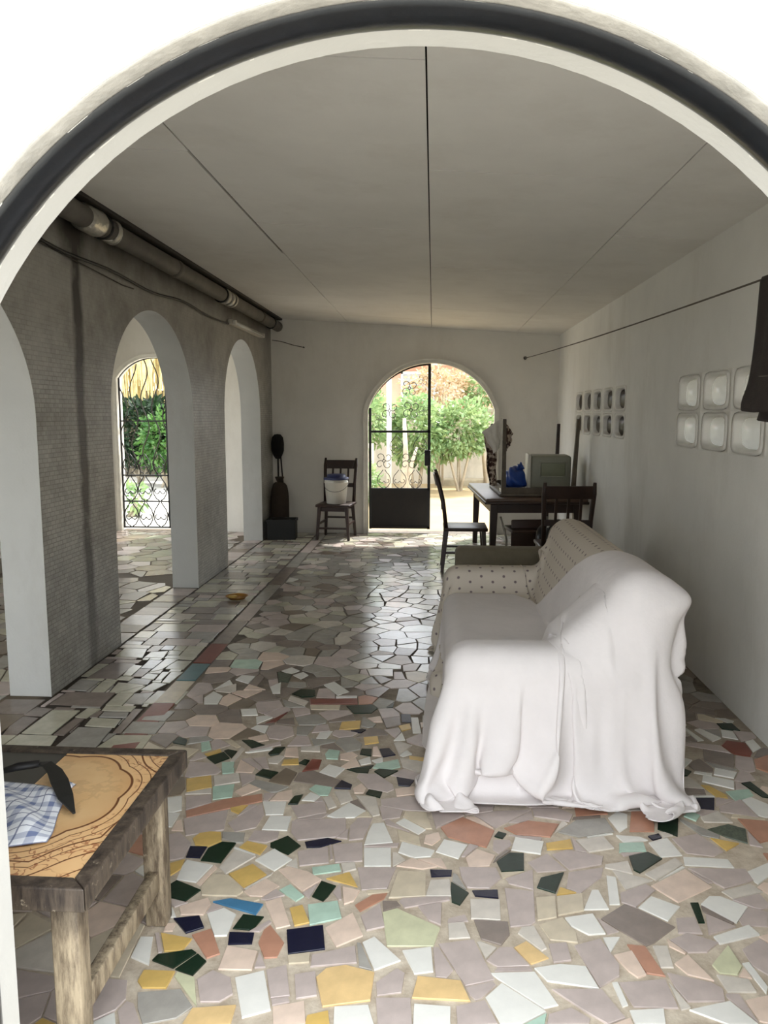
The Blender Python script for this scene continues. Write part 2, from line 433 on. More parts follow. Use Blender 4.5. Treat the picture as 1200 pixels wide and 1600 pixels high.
# ------------------------------------------------------------------ ceiling
cb = MB(); x0, x1 = XO - .5, XR + .6
vs_ = [(x, y, cz(x) + dz) for dz in (.035, .20) for y in (YF - .25, YB + .32) for x in (x0, x1)]
cb.add(vs_, [(0, 2, 3, 1), (4, 5, 7, 6), (0, 1, 5, 4), (2, 6, 7, 3), (0, 4, 6, 2), (1, 3, 7, 5)])
ce = cb.build('ceiling', M('roof_void_dark', (38, 32, 26), .9, .2, 4)); tag(ce, 'sloping ceiling of off-white boards with dark open joints', 'ceiling', kind='structure')
def panel(xa, xb, ya, yb, sag=0):
    p = MB(); v = [(x, y, cz(x) + dz + (sag if (x == xb and y == ya) else 0)) for dz in (0, .012) for y in (ya, yb) for x in (xa, xb)]
    p.add(v, [(0, 2, 3, 1), (4, 5, 7, 6), (0, 1, 5, 4), (2, 6, 7, 3), (0, 4, 6, 2), (1, 3, 7, 5)])
    return p.build('ceiling_board', CEIL, ce)
cols = [(XL + .0, -1.064, [1.4, 3.43, 5.56, 7.62, YB]), (-1.058, -.033, [1.4, 2.48, 4.67, 6.77, 8.9, YB]), (-.027, 1.001, [1.4, 3.53, 5.74, 7.95, YB]), (1.006, XR, [1.4, 2.4, 4.54, 6.66, 8.8, YB])]
for ci, (xa, xb, ys) in enumerate(cols):
    for i in range(len(ys) - 1):
        gx0 = .0; gx1 = 0.0
        if ci == 0: gx1 = {0: .002, 1: .010, 2: .001, 3: .0}.get(i, 0)
        gp = .006 + (.004 if (ci, i) in ((2, 2), (0, 1)) else 0)
        panel(xa, xb - gx1, ys[i] + gp, ys[i + 1] - gp, R.uniform(0, .004))
for xa, xb in ((XO, -3.2), (-3.194, XA)):
    for ya, yb in ((1.4, 3.6), (3.604, 5.8), (5.804, 8.0), (8.004, YB)): panel(xa, xb, ya, yb)
# dark strip between pipe and boards
bm_ = MB().rbox(XL - .02, XL + .15, YF, YB, cz(XL) - .030, cz(XL) + .03, .006).build('trim_1', M('dark_brown_strip', (40, 34, 28), .7, .3, 6))
tag(bm_, 'dark strip under the ceiling along the arcade', 'beam', kind='structure')

# ------------------------------------------------------------------ floor: grout bed + broken tiles
GR = bpy.data.materials.new('cement_grout'); GR.use_nodes = True
g = NT(GR); b = g.N['Principled BSDF']; b.inputs['Roughness'].default_value = .85
vec, px, py, pz = g.coords()
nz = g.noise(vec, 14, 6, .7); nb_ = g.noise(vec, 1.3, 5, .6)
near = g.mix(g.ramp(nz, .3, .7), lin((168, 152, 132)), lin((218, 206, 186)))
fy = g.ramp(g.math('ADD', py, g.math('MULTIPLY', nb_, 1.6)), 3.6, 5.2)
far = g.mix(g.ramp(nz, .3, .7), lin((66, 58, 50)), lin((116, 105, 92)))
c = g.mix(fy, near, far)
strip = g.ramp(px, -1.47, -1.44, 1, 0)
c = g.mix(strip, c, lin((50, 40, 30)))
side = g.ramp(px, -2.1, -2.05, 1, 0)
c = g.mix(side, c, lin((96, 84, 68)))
g.L.new(c, b.inputs['Base Color'])
bp = g.N.new('ShaderNodeBump'); bp.inputs['Strength'].default_value = .5; bp.inputs['Distance'].default_value = .004
g.L.new(g.noise(vec, 90, 5), bp.inputs['Height']); g.L.new(bp.outputs['Normal'], b.inputs['Normal'])
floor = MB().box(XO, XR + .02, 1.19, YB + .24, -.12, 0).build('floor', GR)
tag(floor, 'crazy-paved floor of broken multicoloured ceramic tiles', 'floor', kind='structure')

TC = {'t': (188, 174, 167), 'd': (138, 126, 117), 'a': (164, 160, 152), 'w': (228, 226, 218), 'p': (208, 200, 188), 'k': (222, 200, 182),
      'b': (205, 192, 168), 'r': (184, 136, 112), 'g': (22, 44, 30), 'n': (22, 24, 48), 'y': (212, 178, 104), 'o': (222, 190, 136),
      'm': (178, 204, 186), 'u': (70, 124, 160), 'c': (204, 204, 170), 's': (84, 92, 78), 'e': (126, 66, 52), 'h': (192, 188, 168), 'q': (80, 118, 122), 'x': (122, 108, 92)}
TKEY = list(TC)
def tile_mat(k):
    return M('tile_' + {'t': 'taupe', 'd': 'dark_taupe', 'a': 'grey', 'w': 'white', 'p': 'pale', 'k': 'pink', 'b': 'beige', 'r': 'terracotta', 'g': 'dark_green', 'n': 'navy', 'y': 'yellow', 'o': 'ochre', 'm': 'mint', 'u': 'blue', 'c': 'cream_green', 's': 'speckled', 'e': 'brick_red', 'h': 'light_beige', 'q': 'teal', 'x': 'earth'}[k],
             TC[k], {'w': .2, 'g': .22, 'n': .2, 'm': .22, 'a': .17, 'h': .17, 'p': .2, 'd': .22}.get(k, .3), {'s': .5, 'g': .06, 'n': .06, 'w': .05}.get(k, .14), {'s': 90}.get(k, 11), .05, 60)
TM = [tile_mat(k) for k in TKEY]
TILES = """y -1010,2962 -973,2849 -882,2894 -915,2997
p -903,2990 -876,2908 -781,2949 -807,3025
m -881,2901 -851,2798 -781,2822 -798,2927
m -890,3065 -872,3014 -826,3024 -835,3068
g -733,3016 -662,2984 -640,3043 -714,3068
k -780,2867 -745,2831 -682,2894 -737,2931
r -929,2704 -910,2656 -654,2798 -667,2855 -807,2801
w -1003,2685 -966,2590 -943,2591 -945,2688
y -765,2736 -757,2718 -723,2697 -703,2764 -725,2759
w -652,2795 -619,2697 -553,2702 -559,2801
w -611,2593 -517,2593 -520,2692 -600,2690
g -550,2780 -512,2782 -504,2859 -536,2844
w -502,2814 -451,2811 -435,2850 -478,2880
m -486,2906 -436,2857 -404,2859 -397,2925 -468,2941
p -421,2838 -387,2754 -359,2774 -394,2853
n -387,2919 -321,2917 -318,2951 -366,2989
t -920,2649 -874,2536 -747,2582 -770,2723
t -746,2632 -704,2574 -635,2606 -625,2697 -650,2780
y -842,2517 -821,2478 -773,2471 -736,2509 -754,2565 -792,2566 -828,2553
n -836,2470 -830,2403 -781,2402 -776,2470
g -774,2388 -702,2378 -681,2499 -731,2504 -770,2461
t -943,2532 -891,2376 -835,2398 -838,2487 -904,2556
a -748,2566 -737,2524 -685,2502 -657,2503 -666,2566
t -644,2520 -578,2508 -541,2537 -545,2584 -636,2584
y -663,2473 -581,2435 -568,2489 -645,2514
p -700,2351 -669,2317 -593,2423 -673,2457
g -561,2509 -556,2484 -485,2440 -451,2496 -508,2558
n -441,2522 -429,2487 -383,2493 -312,2536 -363,2553
w -590,2400 -513,2344 -466,2412 -539,2471
t -512,2658 -500,2581 -468,2531 -335,2560 -304,2616 -315,2693
t -535,2769 -495,2682 -393,2729 -410,2808
y -879,2358 -862,2300 -847,2296 -825,2334 -829,2389
w -826,2353 -820,2277 -752,2266 -725,2363 -821,2388
g -838,2241 -820,2188 -755,2169 -725,2227 -818,2272
b -730,2244 -715,2203 -602,2202 -588,2228 -656,2309 -711,2314
y -659,2317 -591,2248 -534,2321 -593,2378
k -500,2350 -446,2287 -401,2240 -349,2302 -398,2343 -472,2370
m -391,2370 -382,2330 -293,2358 -303,2397
g -367,2217 -329,2196 -317,2220 -299,2275 -349,2298
k -586,2228 -562,2205 -522,2207 -480,2264 -530,2299
m -476,2243 -413,2190 -392,2216 -446,2274
t -456,2461 -435,2377 -339,2401 -355,2497
g -357,3091 -310,3064 -262,3060 -259,3105
g -237,3076 -192,3021 -136,3090 -218,3100
n -141,3032 -130,2959 -84,2956 -66,3008
p -383,2893 -345,2793 -302,2827 -330,2909
k -312,2924 -302,2885 -267,2887 -258,2927 -281,2967
g -257,2881 -197,2853 -191,2901 -247,2919
k -141,2928 -132,2870 -53,2894 -64,2953
p -294,2866 -215,2711 -189,2725 -214,2858
w -386,2701 -346,2688 -283,2699 -245,2751 -313,2807
t -193,2840 -187,2791 -78,2761 1,2760 7,2834 -81,2873
t -292,2638 -287,2542 -237,2556 -214,2700 -268,2696
w -230,2515 -130,2537 -170,2669 -211,2660 -223,2599
w -229,2498 -219,2389 -129,2394 -135,2504
w -126,2671 -41,2598 -16,2629 -97,2705
b -121,2627 -106,2554 -32,2523 -38,2579
k -21,2544 8,2530 39,2573 31,2615 -15,2591
r 39,2648 65,2586 197,2527 233,2639 121,2724
w 21,2491 97,2453 131,2538 50,2569
k 122,2459 130,2408 200,2417 224,2480 163,2515
t 98,2402 106,2331 120,2293 191,2294 231,2348 220,2405
k -110,2397 -24,2385 24,2401 -60,2446
n 1,2382 5,2344 71,2353 74,2385
b -127,2224 -12,2240 -13,2367 -103,2371
t -240,2380 -215,2260 -134,2273 -112,2388
p -12,2240 68,2245 65,2333 3,2324
t -340,2508 -318,2403 -227,2418 -237,2530
y -335,2312 -229,2275 -264,2353
k -278,2272 -263,2184 -235,2202 -220,2255
k -766,2140 -748,2103 -681,2108 -672,2158 -690,2189
u -669,2170 -522,2118 -511,2168 -619,2189
w -670,2112 -620,2015 -584,2020 -582,2114 -626,2142
n -764,2084 -707,2023 -661,2051 -691,2102
g -576,2052 -525,2049 -510,2067 -496,2110 -561,2118
k -509,2180 -449,2060 -410,2077 -463,2205
y -426,2154 -397,2074 -355,2092 -390,2172
w -802,2138 -785,2090 -759,2092 -783,2132
k -778,2061 -774,2026 -748,2031 -751,2066
y -779,2018 -743,1943 -693,1950 -681,2000
r -687,2017 -616,1924 -584,1945 -630,2033 -639,2048
n -581,2034 -572,1984 -504,1991 -508,2037
r -487,1996 -457,1936 -422,1941 -414,2001 -469,2074 -483,2051
n -417,2057 -394,1956 -293,1982 -313,2083
g -764,1907 -696,1881 -651,1944 -667,1955 -757,1929
g -689,1877 -634,1858 -613,1913 -646,1941
k -572,1977 -572,1885 -480,1888 -481,1960
y -774,1827 -753,1805 -689,1807 -686,1868 -773,1869
w -831,1998 -827,1915 -766,1888 -796,2000
t -618,1843 -586,1766 -537,1769 -509,1798 -530,1854 -585,1878
w -519,1858 -466,1721 -399,1751 -447,1889
a -759,1788 -738,1735 -706,1685 -630,1710 -600,1749 -650,1806
o -610,1686 -489,1699 -491,1761 -600,1744
t -441,1890 -408,1791 -360,1802 -390,1912
t -361,1877 -342,1792 -290,1807 -307,1893
k -396,1762 -383,1701 -303,1711 -320,1786
m -373,2173 -353,2081 -262,2119 -284,2198
r -228,2182 -210,2153 -141,2220 -133,2248 -178,2237
k -304,2070 -263,1993 -191,2045 -231,2144
t -206,2131 -183,2067 -131,2088 -152,2195
c -142,2153 -130,2074 -119,2006 13,2014 32,2095 -99,2175
t -34,2187 -1,2125 34,2106 38,2211
t -326,1954 -323,1910 -198,1933 -209,2000
w -190,2015 -148,1908 -78,1950 -158,2041
w -75,1989 -39,1901 12,1913 6,2011
o -302,1872 -270,1770 -150,1799 -147,1900 -228,1922 -279,1907
o -43,1814 107,1813 85,1882 -30,1892
t -140,1862 -134,1817 -71,1832 -65,1902 -87,1919
w -240,1772 -234,1710 -133,1716 -154,1783
t -136,1808 -125,1717 -40,1722 -47,1814
w -38,1723 54,1728 56,1791 -37,1794
y -306,1705 -243,1709 -254,1758 -304,1739
t 27,2022 97,1865 175,1893 128,2049
t 70,1792 72,1730 171,1741 145,1818
p 56,2114 57,2047 119,2055 103,2121
p 125,2140 213,2139 219,2238 127,2233
b 325,2128 348,2063 424,2054 427,2095 399,2165
w 406,2162 418,2126 462,2090 512,2097 493,2186
w 501,2079 507,2016 550,2084
t 412,2040 450,1882 511,1927 521,1970 491,2075
w 287,1943 315,1897 447,1877 428,1958 359,1963
w 164,1917 188,1894 293,1800 331,1814 286,1930
w 147,1829 179,1741 230,1745 297,1790 193,1883
o 241,2022 280,1958 332,1986 278,2051
t 159,1965 187,1942 275,1951 235,2022 198,2019
t 340,2042 343,1968 393,1980 392,2052
t 323,1868 396,1796 444,1758 492,1782 453,1877
w 486,1902 493,1818 509,1825 501,1905
t 293,1749 396,1755 403,1771 362,1805 302,1780
d 513,2165 548,2124 616,2053 643,2068 724,2142 637,2218 599,2239
w 639,2226 710,2167 767,2238 693,2285
g 798,2165 817,2166 830,2262 805,2260
w 835,2254 910,2169 975,2251 909,2298 874,2296
t 724,2114 793,2115 795,2190 737,2179
t 810,2113 902,2154 834,2208
t 924,2162 996,2160 1025,2228 976,2247 962,2234 924,2186
w 820,2103 827,2073 958,2122 943,2163
t 692,2084 726,2033 779,2037 825,2079 752,2116
r 563,2056 587,1943 635,1935 612,2052
k 514,2007 541,1947 560,1924 585,1937 575,1998 569,2029
p 632,1968 667,1970 675,2056 634,2054
k 674,1986 697,1944 759,1925 722,2024
c 775,1986 785,1956 830,1953 855,1985 847,2067
t 883,2057 884,1993 926,1941 978,2063 951,2104
w 860,1998 878,1887 892,1910 880,2005
t 505,1903 522,1820 634,1822 631,1923
t 643,1947 648,1895 665,1846 761,1854 772,1897 751,1918
p 774,1949 780,1886 855,1891 853,1937
w 508,1806 511,1762 586,1767 596,1817
w 660,1818 740,1777 815,1782 773,1855
k 815,1861 823,1793 851,1784 880,1881
t 164,2747 240,2656 385,2797 250,2776
r 270,2658 312,2617 430,2609 472,2698 363,2714
g 230,2601 258,2587 275,2620 247,2634
t 218,2514 238,2491 287,2548 282,2579 225,2575
w 282,2518 380,2497 402,2576 304,2601
y 406,2526 497,2541 498,2598 408,2566
a 463,2643 532,2615 666,2661 653,2755 542,2731
r 547,2760 671,2785 664,2833 552,2820
t 390,2809 391,2750 516,2718 537,2771 485,2815
w 665,2756 683,2657 720,2692 742,2784 712,2806
g 226,2442 237,2388 312,2399 323,2499 274,2498
p 517,2594 547,2520 641,2551 619,2626
t 418,2497 463,2411 576,2450 592,2499 473,2530
t 330,2444 355,2391 452,2410 403,2501
t 247,2349 255,2323 330,2294 341,2403
g 342,2308 397,2282 442,2394 362,2360
t 435,2309 476,2287 560,2377 577,2432 458,2397
w 554,2236 586,2238 607,2380 578,2387
w 470,2204 547,2212 535,2307 515,2306
b 388,2172 470,2200 481,2287 398,2266
b 323,2146 382,2164 393,2266 332,2254
g 67,2279 69,2217 94,2203 124,2265 70,2320
n 135,2278 143,2251 215,2245 216,2287
t 239,2111 301,2122 315,2138 329,2286 239,2297
r 721,2665 811,2670 848,2814 763,2809
g 827,2688 885,2643 926,2767 861,2797
m 652,2527 747,2538 751,2593 665,2582
w 666,2634 683,2589 772,2610 749,2629
g 675,2425 691,2408 789,2497 751,2533 679,2504
w 770,2594 787,2506 863,2521 844,2630
n 779,2636 789,2611 825,2629 821,2655
w 853,2463 1013,2458 1010,2506 863,2511
p 706,2404 732,2371 849,2468 834,2504
k 708,2339 768,2258 901,2347 846,2440
t 858,2445 939,2341 1048,2391 1047,2453
w 1047,2438 1048,2382 1055,2370 1135,2440 1137,2495
p 923,2324 944,2289 1052,2328 1029,2368
p 605,2416 622,2313 722,2370
t 860,2626 882,2536 968,2522 1012,2554 962,2664
y 998,2640 1025,2560 1086,2609
s 1008,2699 1057,2649 1117,2611 1147,2708 1096,2738
r 1147,2781 1162,2619 1202,2637 1252,2770
m 952,2786 986,2753 1014,2795 987,2829
n 1013,2892 1017,2849 1083,2841 1117,2936 1038,2931
r 894,2829 942,2791 992,2922 928,2893
p 1013,2784 1013,2749 1118,2750 1094,2830
y 1100,3041 1129,2943 1168,2933 1171,2959 1130,3036
m 1181,2992 1192,2916 1279,2966 1281,3019
t 1100,2830 1229,2798 1213,2928 1111,2869
w 1115,3072 1223,3015 1248,3085 1139,3130
w 1185,3138 1257,3109 1291,3164 1211,3198
g 1271,3068 1309,2955 1343,2949 1312,3084
d 986,2947 1093,2958 1100,3003 1001,3010
w 1041,3228 1079,3190 1141,3271 1074,3319
d 1190,3268 1292,3203 1345,3342 1227,3390
w 1363,3532 1426,3506 1436,3598 1385,3613
w 1260,3605 1299,3474 1351,3513 1290,3620
w 1210,3621 1232,3476 1263,3484 1228,3616
w 1439,3370 1493,3418 1495,3510 1449,3484
g 1395,3691 1397,3627 1474,3606 1468,3695
w 1409,3758 1460,3695 1470,3696 1489,3723 1459,3755
r 1388,3210 1421,3172 1491,3341 1413,3293
w -1207,3868 -1180,3779 -1110,3783 -1116,3902 -1183,3966
w -1191,3995 -1107,4081 -1144,4152
w -1111,4154 -1023,4097 -1013,4225 -1094,4231
d -1016,4097 -964,4059 -957,4207 -995,4260
w -891,4054 -856,3957 -815,3960 -845,4129
w -880,4323 -817,4271 -774,4330 -830,4384
w -798,4250 -742,4188 -709,4256 -748,4309
g -751,3954 -688,3911 -628,3924 -642,4020 -714,4025
s -898,4299 -860,4149 -805,4131 -809,4271
p -754,3860 -653,3785 -643,3849 -752,3926
w -973,3721 -945,3639 -867,3652 -896,3735
w -871,3627 -848,3540 -787,3624 -824,3646
e -809,3551 -762,3569 -724,3703
w -863,3485 -784,3438 -784,3521 -841,3525
k -849,3375 -798,3336 -749,3360 -775,3423
g -874,3352 -805,3267 -755,3304 -826,3355
w -828,3226 -812,3220 -710,3260 -716,3286
g -722,3219 -709,3200 -672,3216 -658,3290 -703,3280
k -652,3277 -646,3198 -579,3190 -603,3293
y -640,3111 -567,3121 -579,3177 -639,3160
g -569,3134 -535,3117 -526,3161 -550,3172
p -712,3162 -699,3125 -659,3122 -642,3192 -670,3203
g -984,3164 -930,3105 -881,3164 -922,3220
m -1055,3313 -1024,3220 -988,3249 -1021,3329
p -870,3133 -851,3128 -838,3258 -855,3277
b -947,3334 -876,3269 -862,3284 -921,3349
y -1002,3195 -977,3171 -935,3225 -948,3251
m -903,3119 -889,3065 -840,3068 -851,3128
k -828,3148 -821,3033 -750,3032 -749,3074
g -1184,3304 -1117,3281 -1126,3336 -1176,3369
e -642,3886 -627,3814 -381,3833 -392,3911
w -598,4103 -500,3951 -443,4003 -547,4158
w -508,3935 -505,3909 -393,3916 -395,3943
g -642,4019 -629,3931 -619,3934 -635,4020
y -438,3497 -341,3518 -344,3612 -436,3590
n -381,3486 -330,3467 -309,3505 -328,3515
y -313,3417 -301,3340 -238,3365 -249,3435
w -533,3395 -485,3391 -466,3480 -525,3462
m -468,3229 -456,3185 -405,3182 -406,3266 -457,3276
k -400,3233 -394,3182 -353,3172 -322,3225 -351,3262
g -314,3239 -262,3223 -265,3292 -311,3294
n -230,3297 -210,3217 -155,3242 -187,3306
w -314,3175 -299,3132 -256,3154 -267,3216
w -256,3178 -234,3155 -207,3169 -210,3213
w -468,3056 -395,3014 -364,3092 -437,3130
g -342,3093 -253,3106 -244,3136
y -95,3233 -91,3202 -30,3187 -19,3219
w -135,3237 -120,3225 -82,3253 -106,3291
p -589,3301 -581,3254 -494,3253 -502,3307
w -99,3668 -85,3482 -45,3485 -64,3670
y -155,3561 -137,3501 -95,3534 -103,3595
n -152,3706 -142,3609 -98,3612 -96,3621 -103,3709
p -42,3696 -41,3615 9,3618 12,3708
w -171,3390 -118,3400 -137,3486
g -228,3786 -195,3797 -192,3868
b -626,3805 -613,3744 -468,3745 -470,3815
p -382,4390 -354,4278 -220,4276 -227,4399
k -315,3646 -280,3600 -236,3603 -253,3674
h -1944,3222 -1726,3222 -1748,3340 -1937,3346
a -1703,3228 -1515,3232 -1531,3446 -1697,3445
h -1511,3232 -1300,3232 -1309,3377 -1482,3366
h -1936,3364 -1787,3355 -1786,3652 -1930,3654
h -1684,3565 -1675,3466 -1524,3456 -1532,3554
d -1775,3356 -1722,3350 -1715,3553 -1762,3550
h -1772,3570 -1709,3557 -1689,3680 -1760,3687
d -1517,3691 -1504,3392 -1463,3394 -1476,3694
a -1461,3529 -1459,3395 -1300,3396 -1301,3529
a -1428,3675 -1426,3551 -1306,3543 -1298,3673
h -1683,3724 -1676,3659 -1521,3659 -1522,3724
a -1655,3640 -1652,3577 -1513,3576 -1528,3643
d -1984,3727 -1703,3712 -1709,3908 -1975,3903
a -1998,4106 -1992,3939 -1878,3926 -1873,4087
h -1854,4075 -1845,3911 -1772,3909 -1776,4067
h -1758,4068 -1744,3907 -1709,3908 -1701,3908 -1591,4040
h -1692,3909 -1688,3735 -1602,3734 -1605,3914
a -1601,3903 -1597,3763 -1501,3758 -1502,3921
h -1501,3769 -1320,3774 -1319,3957 -1490,3951
h -1589,3964 -1519,3944 -1482,4067 -1560,4081
d -1968,4121 -1794,4132 -1788,4404 -1940,4409
h -1791,4296 -1779,4187 -1728,4177 -1733,4362 -1789,4379
h -1789,4119 -1709,4105 -1704,4165 -1780,4166
h -1657,4141 -1579,4132 -1581,4214 -1651,4223
h -1521,4260 -1514,4084 -1468,4079 -1451,4264
h -1572,4257 -1564,4115 -1531,4122 -1530,4259
h -1647,4252 -1592,4298 -1557,4496 -1636,4506
h -1978,4698 -1970,4517 -1790,4512 -1827,4691
h -1780,4513 -1659,4514 -1676,4650 -1777,4627
d -2046,3573 -1944,3569 -1935,3665 -2028,3680
d -2070,3571 -2013,3341 -1945,3345 -1950,3548"""
def area(p): return .5 * sum(p[i][0] * p[(i + 1) % len(p)][1] - p[(i + 1) % len(p)][0] * p[i][1] for i in range(len(p)))
def clip(P, ax, ay, nx, ny):                      # keep points with (p-a).n <= 0
    r = []; n = len(P)
    ds = [(p[0] - ax) * nx + (p[1] - ay) * ny for p in P]
    for i in range(n):
        p, q = P[i], P[(i + 1) % n]; a, b_ = ds[i], ds[(i + 1) % n]
        if a <= 0: r.append(p)
        if (a < 0 < b_) or (b_ < 0 < a):
            t = a / (a - b_); r.append((p[0] + t * (q[0] - p[0]), p[1] + t * (q[1] - p[1])))
    return r
def edges(P):
    n = len(P)
    for i in range(n):
        a, b_ = P[i], P[(i + 1) % n]; dx, dy = b_[0] - a[0], b_[1] - a[1]; l = math.hypot(dx, dy) or 1e-9
        yield a, (dy / l, -dx / l)                # outward normal for CCW
def shrink(P, d):
    Q = P
    for a, nrm in edges(P):
        Q = clip(Q, a[0] - nrm[0] * d, a[1] - nrm[1] * d, nrm[0], nrm[1])
        if len(Q) < 3: return []
    return Q
def tidy(P, eps=.018):
    Q = list(P)
    while len(Q) > 4:
        ls = [math.hypot(Q[i][0] - Q[(i + 1) % len(Q)][0], Q[i][1] - Q[(i + 1) % len(Q)][1]) for i in range(len(Q))]
        i = min(range(len(Q)), key=lambda k: ls[k])
        if ls[i] > eps: break
        j = (i + 1) % len(Q); mid = ((Q[i][0] + Q[j][0]) / 2, (Q[i][1] + Q[j][1]) / 2)
        Q[i] = mid; Q.pop(j)
    return Q
explicit = []
for l in TILES.strip().split('\n'):
    k, *ps = l.split(); P = [tuple(float(t) / 1000 for t in q.split(',')) for q in ps]
    if area(P) < 0: P = P[::-1]
    explicit.append((k, P))
# border row of long tiles between the strip and the crazy paving
yb_ = 1.5; i = 0
BORD = ['e', 't', 'e', 'b', 'e', 'q', 'e', 'd', 'e', 'a', 't', 'e']
ylist = [1.5, 2.1, 2.5, 2.95, 3.35, 3.78, 4.12, 4.43, 4.83, 5.4, 5.9, 6.6, 7.4, 8.2, 9.0, 9.6]
bcols = ['d', 'e', 't', 'e', 'e', 'b', 'q', 'e', 'd', 't', 'a', 'd', 'a', 't', 'a']
for i in range(len(ylist) - 1):
    explicit.append((bcols[i], [(-1.445, ylist[i] + .008), (-1.335, ylist[i] + .008), (-1.335, ylist[i + 1] - .004), (-1.445, ylist[i + 1] - .004)]))
cellgrid = {}
for e, (k, P) in enumerate(explicit):
    xs = [p[0] for p in P]; ys = [p[1] for p in P]
    for gx in range(int(math.floor((min(xs) - .02) / .25)), int(math.floor((max(xs) + .02) / .25)) + 1):
        for gy in range(int(math.floor((min(ys) - .02) / .25)), int(math.floor((max(ys) + .02) / .25)) + 1):
            cellgrid.setdefault((gx, gy), set()).add(e)
def near_explicit(P):
    s_ = set(); xs = [p[0] for p in P]; ys = [p[1] for p in P]
    for gx in range(int(math.floor(min(xs) / .25)), int(math.floor(max(xs) / .25)) + 1):
        for gy in range(int(math.floor(min(ys) / .25)), int(math.floor(max(ys) / .25)) + 1):
            s_ |= cellgrid.get((gx, gy), set())
    return s_
def overlap(P, Q, gap):
    Rr = P
    for a, nrm in edges(Q):
        Rr = clip(Rr, a[0] + nrm[0] * gap, a[1] + nrm[1] * gap, nrm[0], nrm[1])
        if len(Rr) < 3: return 0
    return abs(area(Rr))
def carve(P, gap):
    for e in near_explicit(P):
        Q = explicit[e][1]
        if overlap(P, Q, gap) < 1e-6: continue
        best = []; ba = 0
        for a, nrm in edges(Q):
            c_ = clip(P, a[0] + nrm[0] * gap, a[1] + nrm[1] * gap, -nrm[0], -nrm[1])
            if len(c_) > 2 and abs(area(c_)) > ba: best, ba = c_, abs(area(c_))
        P = best
        if len(P) < 3 or ba < 3e-4: return []
    return P
def pick(wts):
    t = R.uniform(0, sum(w for _, w in wts))
    for k, w in wts:
        t -= w
        if t <= 0: return k
    return wts[-1][0]
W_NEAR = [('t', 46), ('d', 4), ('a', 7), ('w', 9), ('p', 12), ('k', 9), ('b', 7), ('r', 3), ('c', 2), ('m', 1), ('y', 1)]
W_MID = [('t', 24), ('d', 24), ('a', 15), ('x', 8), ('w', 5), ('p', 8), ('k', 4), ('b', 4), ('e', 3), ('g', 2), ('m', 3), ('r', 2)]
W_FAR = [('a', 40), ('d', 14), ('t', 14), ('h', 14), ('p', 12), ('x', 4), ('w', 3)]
W_SIDE = [('x', 30), ('d', 30), ('a', 18), ('h', 10), ('t', 12)]
fill = []
def voronoi(x0, x1, y0, y1, rad, wts, gap, test=lambda x, y: True):
    cell = .25; gridp = {}; pts = []
    n_try = int((x1 - x0) * (y1 - y0) / (rad(.5 * (x0 + x1), .5 * (y0 + y1)) ** 2) * 9)
    for _ in range(n_try):
        x = R.uniform(x0 - .1, x1 + .1); y = R.uniform(y0 - .1, y1 + .1); r0 = rad(x, y) * R.choice((.72, .9, 1.0, 1.3, 1.5))
        gx, gy = int(math.floor(x / cell)), int(math.floor(y / cell)); ok = True
        for ax in (-1, 0, 1):
            for ay in (-1, 0, 1):
                for q in gridp.get((gx + ax, gy + ay), ()):
                    if (q[0] - x) ** 2 + (q[1] - y) ** 2 < (.5 * (r0 + q[2])) ** 2: ok = False; break
        if ok:
            gridp.setdefault((gx, gy), []).append((x, y, r0)); pts.append((x, y, r0))
    for (x, y, r0) in pts:
        P = [(max(x0, x - .4), max(y0, y - .4)), (min(x1, x + .4), max(y0, y - .4)), (min(x1, x + .4), min(y1, y + .4)), (max(x0, x - .4), min(y1, y + .4))]
        if not (x0 < x < x1 and y0 < y < y1): continue
        gx, gy = int(math.floor(x / cell)), int(math.floor(y / cell))
        nb = [q for ax in (-2, -1, 0, 1, 2) for ay in (-2, -1, 0, 1, 2) for q in gridp.get((gx + ax, gy + ay), ()) if q[0] != x or q[1] != y]
        for q in nb:                              # power diagram: larger pieces keep more room
            dx, dy = q[0] - x, q[1] - y; d2 = dx * dx + dy * dy; d = math.sqrt(d2)
            t = .5 + (r0 * r0 - q[2] * q[2]) * .12 / d2
            P = clip(P, x + dx * t, y + dy * t, dx / d, dy / d)
            if len(P) < 3: break
        if len(P) < 3: continue
        P = tidy(P, .032); P = shrink(P, gap * .5 * R.uniform(.6, 1.7))
        if len(P) < 3: continue
        P = carve(P, gap * .8)
        if len(P) < 3: continue
        P = tidy(P, .012)
        if abs(area(P)) < 5e-4 or not test(x, y): continue
        fill.append((pick(wts(x, y)), P))
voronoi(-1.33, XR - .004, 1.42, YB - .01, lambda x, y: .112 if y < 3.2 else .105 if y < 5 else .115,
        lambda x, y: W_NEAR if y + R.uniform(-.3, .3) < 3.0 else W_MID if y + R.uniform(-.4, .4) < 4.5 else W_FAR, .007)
voronoi(XO + .04, XA - .01, 1.5, YB - .01, lambda x, y: .17, lambda x, y: W_SIDE, .012, lambda x, y: abs(y - 6.84) > .07)
# strip of squared tiles beside the arcade
y = 1.45
while y < YB - .05:
    hgt = R.choice((.10, .13, .16, .2)); y2 = min(y + hgt, YB - .02); x = XL + .012
    while x < -1.47:
        wd = R.choice((.08, .12, .16, .2, .24)); x2 = min(x + wd, -1.462)
        if -1.462 - x2 < .05: x2 = -1.462
        split = R.random() < .3 and (y2 - y) > .12
        for (ya, yb) in (((y, (y + y2) / 2 - .003), ((y + y2) / 2 + .003, y2)) if split else ((y, y2),)):
            sk = R.uniform(-.008, .008)
            P = [(x + .004, ya + .004), (x2 - .004, ya + .004 + sk), (x2 - .004 + sk, yb - .004), (x + .004 + sk, yb - .004 - sk)]
            P = carve(P, .007)
            if len(P) > 2: fill.append((pick([('a', 30), ('h', 34), ('d', 18), ('t', 12), ('p', 6)]), tidy(P, .01)))
        x = x2
    y = y2
